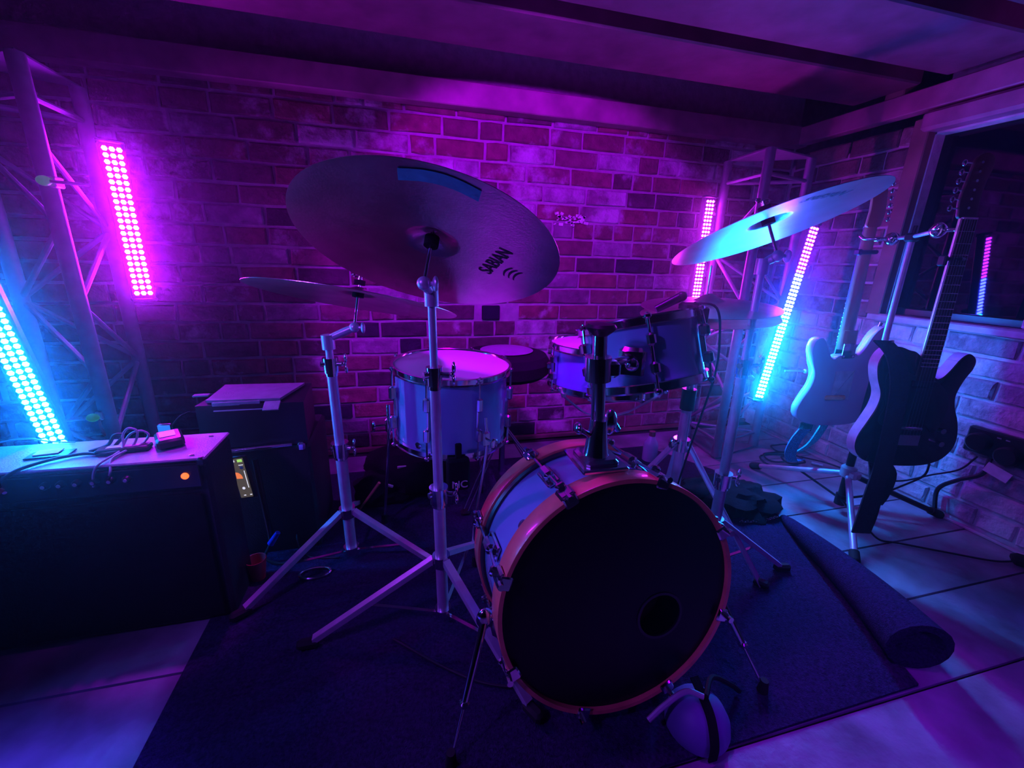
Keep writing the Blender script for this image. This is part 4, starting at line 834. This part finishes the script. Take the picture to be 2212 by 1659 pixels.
Rp = Matrix.Rotation(-.10, 3, 'Z') @ Matrix.Rotation(-.10, 3, 'Y'); Pc = V((-0.503, 1.362, .318))
obj('case', MB().box(Pc, (.050, .008, .150), .003, Rp), 'black_plastic', ph)
def pbox(x, z, sx_, sz_, m_, nm): obj(nm, MB().box(Pc + Rp @ V((x, -.0050, z)), (sx_, .0008, sz_), 0, Rp), m_, ph)
pbox(-.004, 0, .036, .136, 'screen_black', 'screen')
def pb2(x, z, sx_, sz_, m_, nm): obj(nm, MB().box(Pc + Rp @ V((x, -.0060, z)), (sx_, .0006, sz_), 0, Rp), m_, ph)
pb2(.004, .060, .014, .009, 'screen_green', 'battery_icon'); pb2(-.015, .060, .008, .006, 'screen_white', 'signal_icon'); pb2(.004, .045, .013, .002, 'screen_white', 'text_line'); pb2(.009, -.005, .002, .060, 'screen_white', 'slider')
obj('round_icon', MB().lathe(Pc + Rp @ V((.004, -.0060, .036)), Rp @ V((0, -1, 0)), [(.0055, 0), (.005, .0006)], 16), 'cream_plastic', ph)
obj('round_icon', MB().lathe(Pc + Rp @ V((-.006, -.0060, -.035)), Rp @ V((0, -1, 0)), [(.0045, 0), (.004, .0006)], 16), 'screen_white', ph)
mb = MB(); an = [math.radians(90 - 95 * k / 8) for k in range(9)]; c = V((-.018, -.0060, .0)); vs = [Pc + Rp @ c] + [Pc + Rp @ (c + V((.018 * math.cos(a), 0, .022 * math.sin(a)))) for a in an]; mb.add(vs, [[0, i, i + 1] for i in range(1, 9)]); obj('orange_dial', mb, 'screen_orange', ph)
pb2(-.008, -.060, .006, .003, 'screen_white', 'text_line'); pb2(.010, -.060, .006, .003, 'screen_white', 'text_line')
cn = thing('cable_connector', 'blue connector on a cable end below the black cabinet', 'connector', (-0.44, 1.40, .03))
obj('body', MB().cyl((-0.452, 1.345, .075), (-0.425, 1.345, .115), .011, .008, 12), 'blue_plastic', cn)
obj('cable', MB().tube(spline([(-0.452, 1.345, .075), (-0.47, 1.335, .03), (-0.42, 1.32, .010), (-0.36, 1.33, .012)], 5), .005, 7), 'cable_rubber', cn)
cable('thin curved cable on the carpet beside the blue connector', [(-0.385, 1.40, .07), (-0.375, 1.37, .03), (-0.33, 1.33, .014), (-0.24, 1.31, .013)], .003)
tag(obj('glass_tumbler', MB().lathe((-0.475, 1.27, .009), (0, 0, 1), [(.020, 0), (.030, .07), (.028, .07), (.018, .005)], 20), 'red_plastic'), 'small reddish cup on the floor between amplifier and left stand', 'cup')
tag(obj('shaker_ring', MB().tube([V((-0.305, 1.245, .016)) + V((.046 * math.cos(a), .024 * math.sin(a), 0)) for a in [2 * math.pi * k / 24 for k in range(24)]], .0045, 8, True), 'chrome'), 'small oval chrome ring lying on the carpet below the left stand', 'ring')

# soft bag and small things on the floor behind the left stand
sb = thing('equipment_bag', 'crumpled black equipment bag on the carpet under the floor tom', 'bag', (0.0, 1.72, 0))
r_ = random.Random(3)
def lumpy(c, s, seed, n=26, m_=14, amp=.12):
    from mathutils import noise
    mb = MB(); rs = []
    for k in range(m_ + 1):
        t = math.pi * k / m_; q = max(math.sin(t), .02)
        ring = []
        for i in range(n):
            a = 2 * math.pi * i / n; d = V((q * math.cos(a), q * math.sin(a), -math.cos(t))); f_ = 1 + amp * noise.noise(d * 2.2 + V((seed, 0, 0))) * 2 + amp * .5 * noise.noise(d * 6 + V((seed, 3, 0)))
            p = V((c[0] + d.x * s[0] * f_, c[1] + d.y * s[1] * f_, c[2] + d.z * s[2] * f_)); p.z = max(p.z, .010); ring.append(p)
        rs.append(ring)
    return mb.rings(rs)
obj('bag_body', lumpy((0.01, 1.76, .10), (.20, .17, .13), 1.5), 'black_cloth', sb)
obj('bag_flap', lumpy((-0.10, 1.68, .06), (.12, .10, .08), 4.2), 'black_cloth', sb)
obj('label_patch', MB().box((-0.025, 1.62, .170), (.036, .006, .018), .002, Matrix.Rotation(.4, 3, 'X')), 'cream_plastic', sb)
obj('label_patch', MB().box((-0.075, 1.57, .120), (.03, .006, .012), .002, Matrix.Rotation(.4, 3, 'Y')), 'cream_plastic', sb)
tag(obj('drumstick', MB().cyl((-0.20, 1.57, .02), (-0.11, 1.53, .16), .004, .006, 8), 'neck_maple'), 'thin stick leaning on the bag behind the left stand', 'drumstick')

# water bottle
bt = thing('water_bottle', 'small clear bottle half full on the floor behind the hi-hat stand', 'bottle', (1.235, 1.775, 0))
obj('body', MB().lathe((1.235, 1.775, .003), (0, 0, 1), [(.034, 0), (.038, .006), (.038, .085), (.034, .105), (.018, .130), (.014, .140)], 28), 'bottle_plastic', bt)
obj('cap', MB().cyl((1.235, 1.775, .143), (1.235, 1.775, .168), .016, n=18), 'dark_wood', bt)

# gig bag on the carpet edge with a chain on it
gb = thing('gig_bag', 'crumpled black gig bag lying at the back right of the carpet', 'bag', (1.42, 1.32, 0))
obj('bag_body', lumpy((1.395, 1.30, .030), (.15, .12, .060), 7.7, amp=.2), 'black_cloth', gb)
obj('bag_flap', lumpy((1.30, 1.42, .030), (.16, .08, .045), 2.1, amp=.2), 'black_cloth', gb)
ch = thing('chain', 'thin bright chain lying along the front of the gig bag', 'chain', (1.40, 1.17, .02))
for k in range(16):
    f_ = k / 15; c = V((1.285 + .17 * f_, 1.185 - .012 * math.sin(3 * f_), .018)); e1 = V((1, 0, 0)) * .0085; e2 = (V((0, 1, 0)) if k % 2 else V((0, 0, 1))) * .005
    obj('link', MB().tube([c + e1 * math.cos(a) + e2 * math.sin(a) for a in [2 * math.pi * q / 8 for q in range(8)]], .0015, 5, True), 'chrome', ch)

# domed base with a strap in front of the bass drum
dm = thing('domed_stand_base', 'pale blue domed stand base crossed by a black strap, front right of the bass drum', 'stand base', (0.60, 0.55, 0))
obj('dome', MB().lathe((0.602, 0.562, .009), (0, 0, 1), [(.068, 0), (.069, .010), (.065, .032), (.053, .054), (.034, .070), (.012, .078), (.003, .079)], 40), 'pale_dome', dm)
pts = [V((0.602 + x, 0.562 + y, .010 + z)) for x, y, z in ((-.018, -.074, .004), (-.014, -.070, .030), (-.010, -.056, .055), (-.004, -.033, .074), (0, 0, .086), (.004, .035, .095))]
obj('strap', MB().ribbon(spline(pts, 4), (1, 0, 0), .020, .004), 'black_cloth', dm)
obj('arm', MB().tube(spline([(0.600, .555, .10), (0.57, .575, .10), (0.52, .575, .075), (0.48, .570, .050)], 5), .006, 8), 'satin_steel', dm)
obj('rear_arm', MB().tube(spline([(0.605, .555, .10), (0.66, .60, .085), (0.72, .60, .045), (0.75, .60, .016)], 5), .006, 8), 'black_plastic', dm)

# cables on the floor
cable('thin cable running over the carpet under the bass drum', [(-0.06, 0.94, .012), (0.06, 0.83, .012), (0.16, 0.76, .012), (0.28, 0.72, .012), (0.36, 0.70, .012)], .0035)
for i, (x, y, rx, ry) in enumerate(((1.93, 1.63, .10, .075), (1.95, 1.65, .085, .06), (1.99, 1.60, .06, .05), (2.05, 1.72, .07, .05))):
    pts = [V((x + rx * math.cos(a), y + ry * math.sin(a), .008 + i * .006 + .004 * math.sin(3 * a))) for a in [2 * math.pi * k / 26 for k in range(26)]]
    tag(obj('cable_coil', MB().tube(pts, .0045, 6, True), 'cable_rubber'), ('largest loop of black cable, at the bottom of the heap by the right truss', 'second largest loop of black cable, near the bottom of the corner heap', 'small front loop of black cable on the heap by the right truss', 'rearmost loop of black cable, lying against the right wall')[i], 'cable', 'coiled cables in the corner')
cable('black cable running along the right wall into the coils', [(2.06, 1.62, .02), (2.12, 1.50, .03), (2.16, 1.38, .02), (2.10, 1.26, .01), (1.98, 1.18, .010)], .004)
tag(obj('plug_connector', MB().cyl((2.07, 1.56, .012), (2.10, 1.52, .014), .009, .007, 10), 'aluminium'), 'small pale connector beside the coiled cables in the corner', 'connector')
cable('cable dropping from the black guitar and looping beside the right wall', [Mt @ V((.115, .0, -.205)), (1.775, 0.93, .345), (1.80, 0.95, .29), (1.785, 1.0, .22), (1.72, 1.04, .15), (1.68, 1.02, .09), (1.72, 0.98, .02), (1.80, .95, .006), (1.92, .87, .006), (2.03, .80, .006), (2.10, .775, .012)], .0035)
cable('cable hanging from the wall adapters towards the guitar stand', [(2.165, 1.00, .31), (2.15, 1.03, .24), (2.13, 1.10, .18), (2.05, 1.14, .14), (1.95, 1.15, .15), (1.86, 1.13, .19)], .0035)
cable('thick dark cable hanging from the wall adapters to the floor', [(2.17, .965, .32), (2.165, .97, .25), (2.16, 1.03, .19), (2.165, 1.08, .12), (2.17, 1.07, .02)], .008)
fo = thing('stand_foot', 'dark foot of another stand at the right edge of the photograph', 'stand', (2.12, .77, 0))
obj('foot', MB().box((2.115, .765, .018), (.055, .06, .032), .01, Matrix.Rotation(.6, 3, 'Z')), 'rubber', fo); obj('leg', MB().cyl((2.125, .755, .03), (2.15, .60, .14), .011, n=12), 'black_plastic', fo)
# sockets on the right wall
sk = thing('wall_socket', 'black double socket with plugged adapters on the right wall', 'socket', (2.19, .94, .36))
obj('back_box', MB().box((2.182, .925, .370), (.030, .26, .105), .006), 'black_plastic', sk)
for y_, z_ in ((1.005, .372), (.915, .352)):
    obj('adapter', MB().lathe((2.168, y_, z_), (-1, 0, 0), [(.034, 0), (.036, .006), (.036, .030), (.030, .036)], 24), 'black_plastic', sk)
for y_ in (.96, .935): obj('indicator', MB().box((2.165, y_, .405), (.002, .012, .004)), 'aluminium', sk)
pt = tag(obj('paper_tag', MB().box((2.150, .925, .282), (.002, .075, .040), 0, Matrix.Rotation(.25, 3, 'X')), 'paper'), 'white paper tag hanging under the wall socket', 'tag')

# ================================================================= knob on the LED bar clamp beside the guitars
tag(obj('clamp_bolt', MB().cyl((1.66, 1.47, .555), (1.76, 1.46, .552), .004, n=8).ball((1.765, 1.46, .552), .011, (.7, 1, 1)), 'aluminium'), 'pale bolt knob sticking out right of the leaning LED bar', 'bolt')
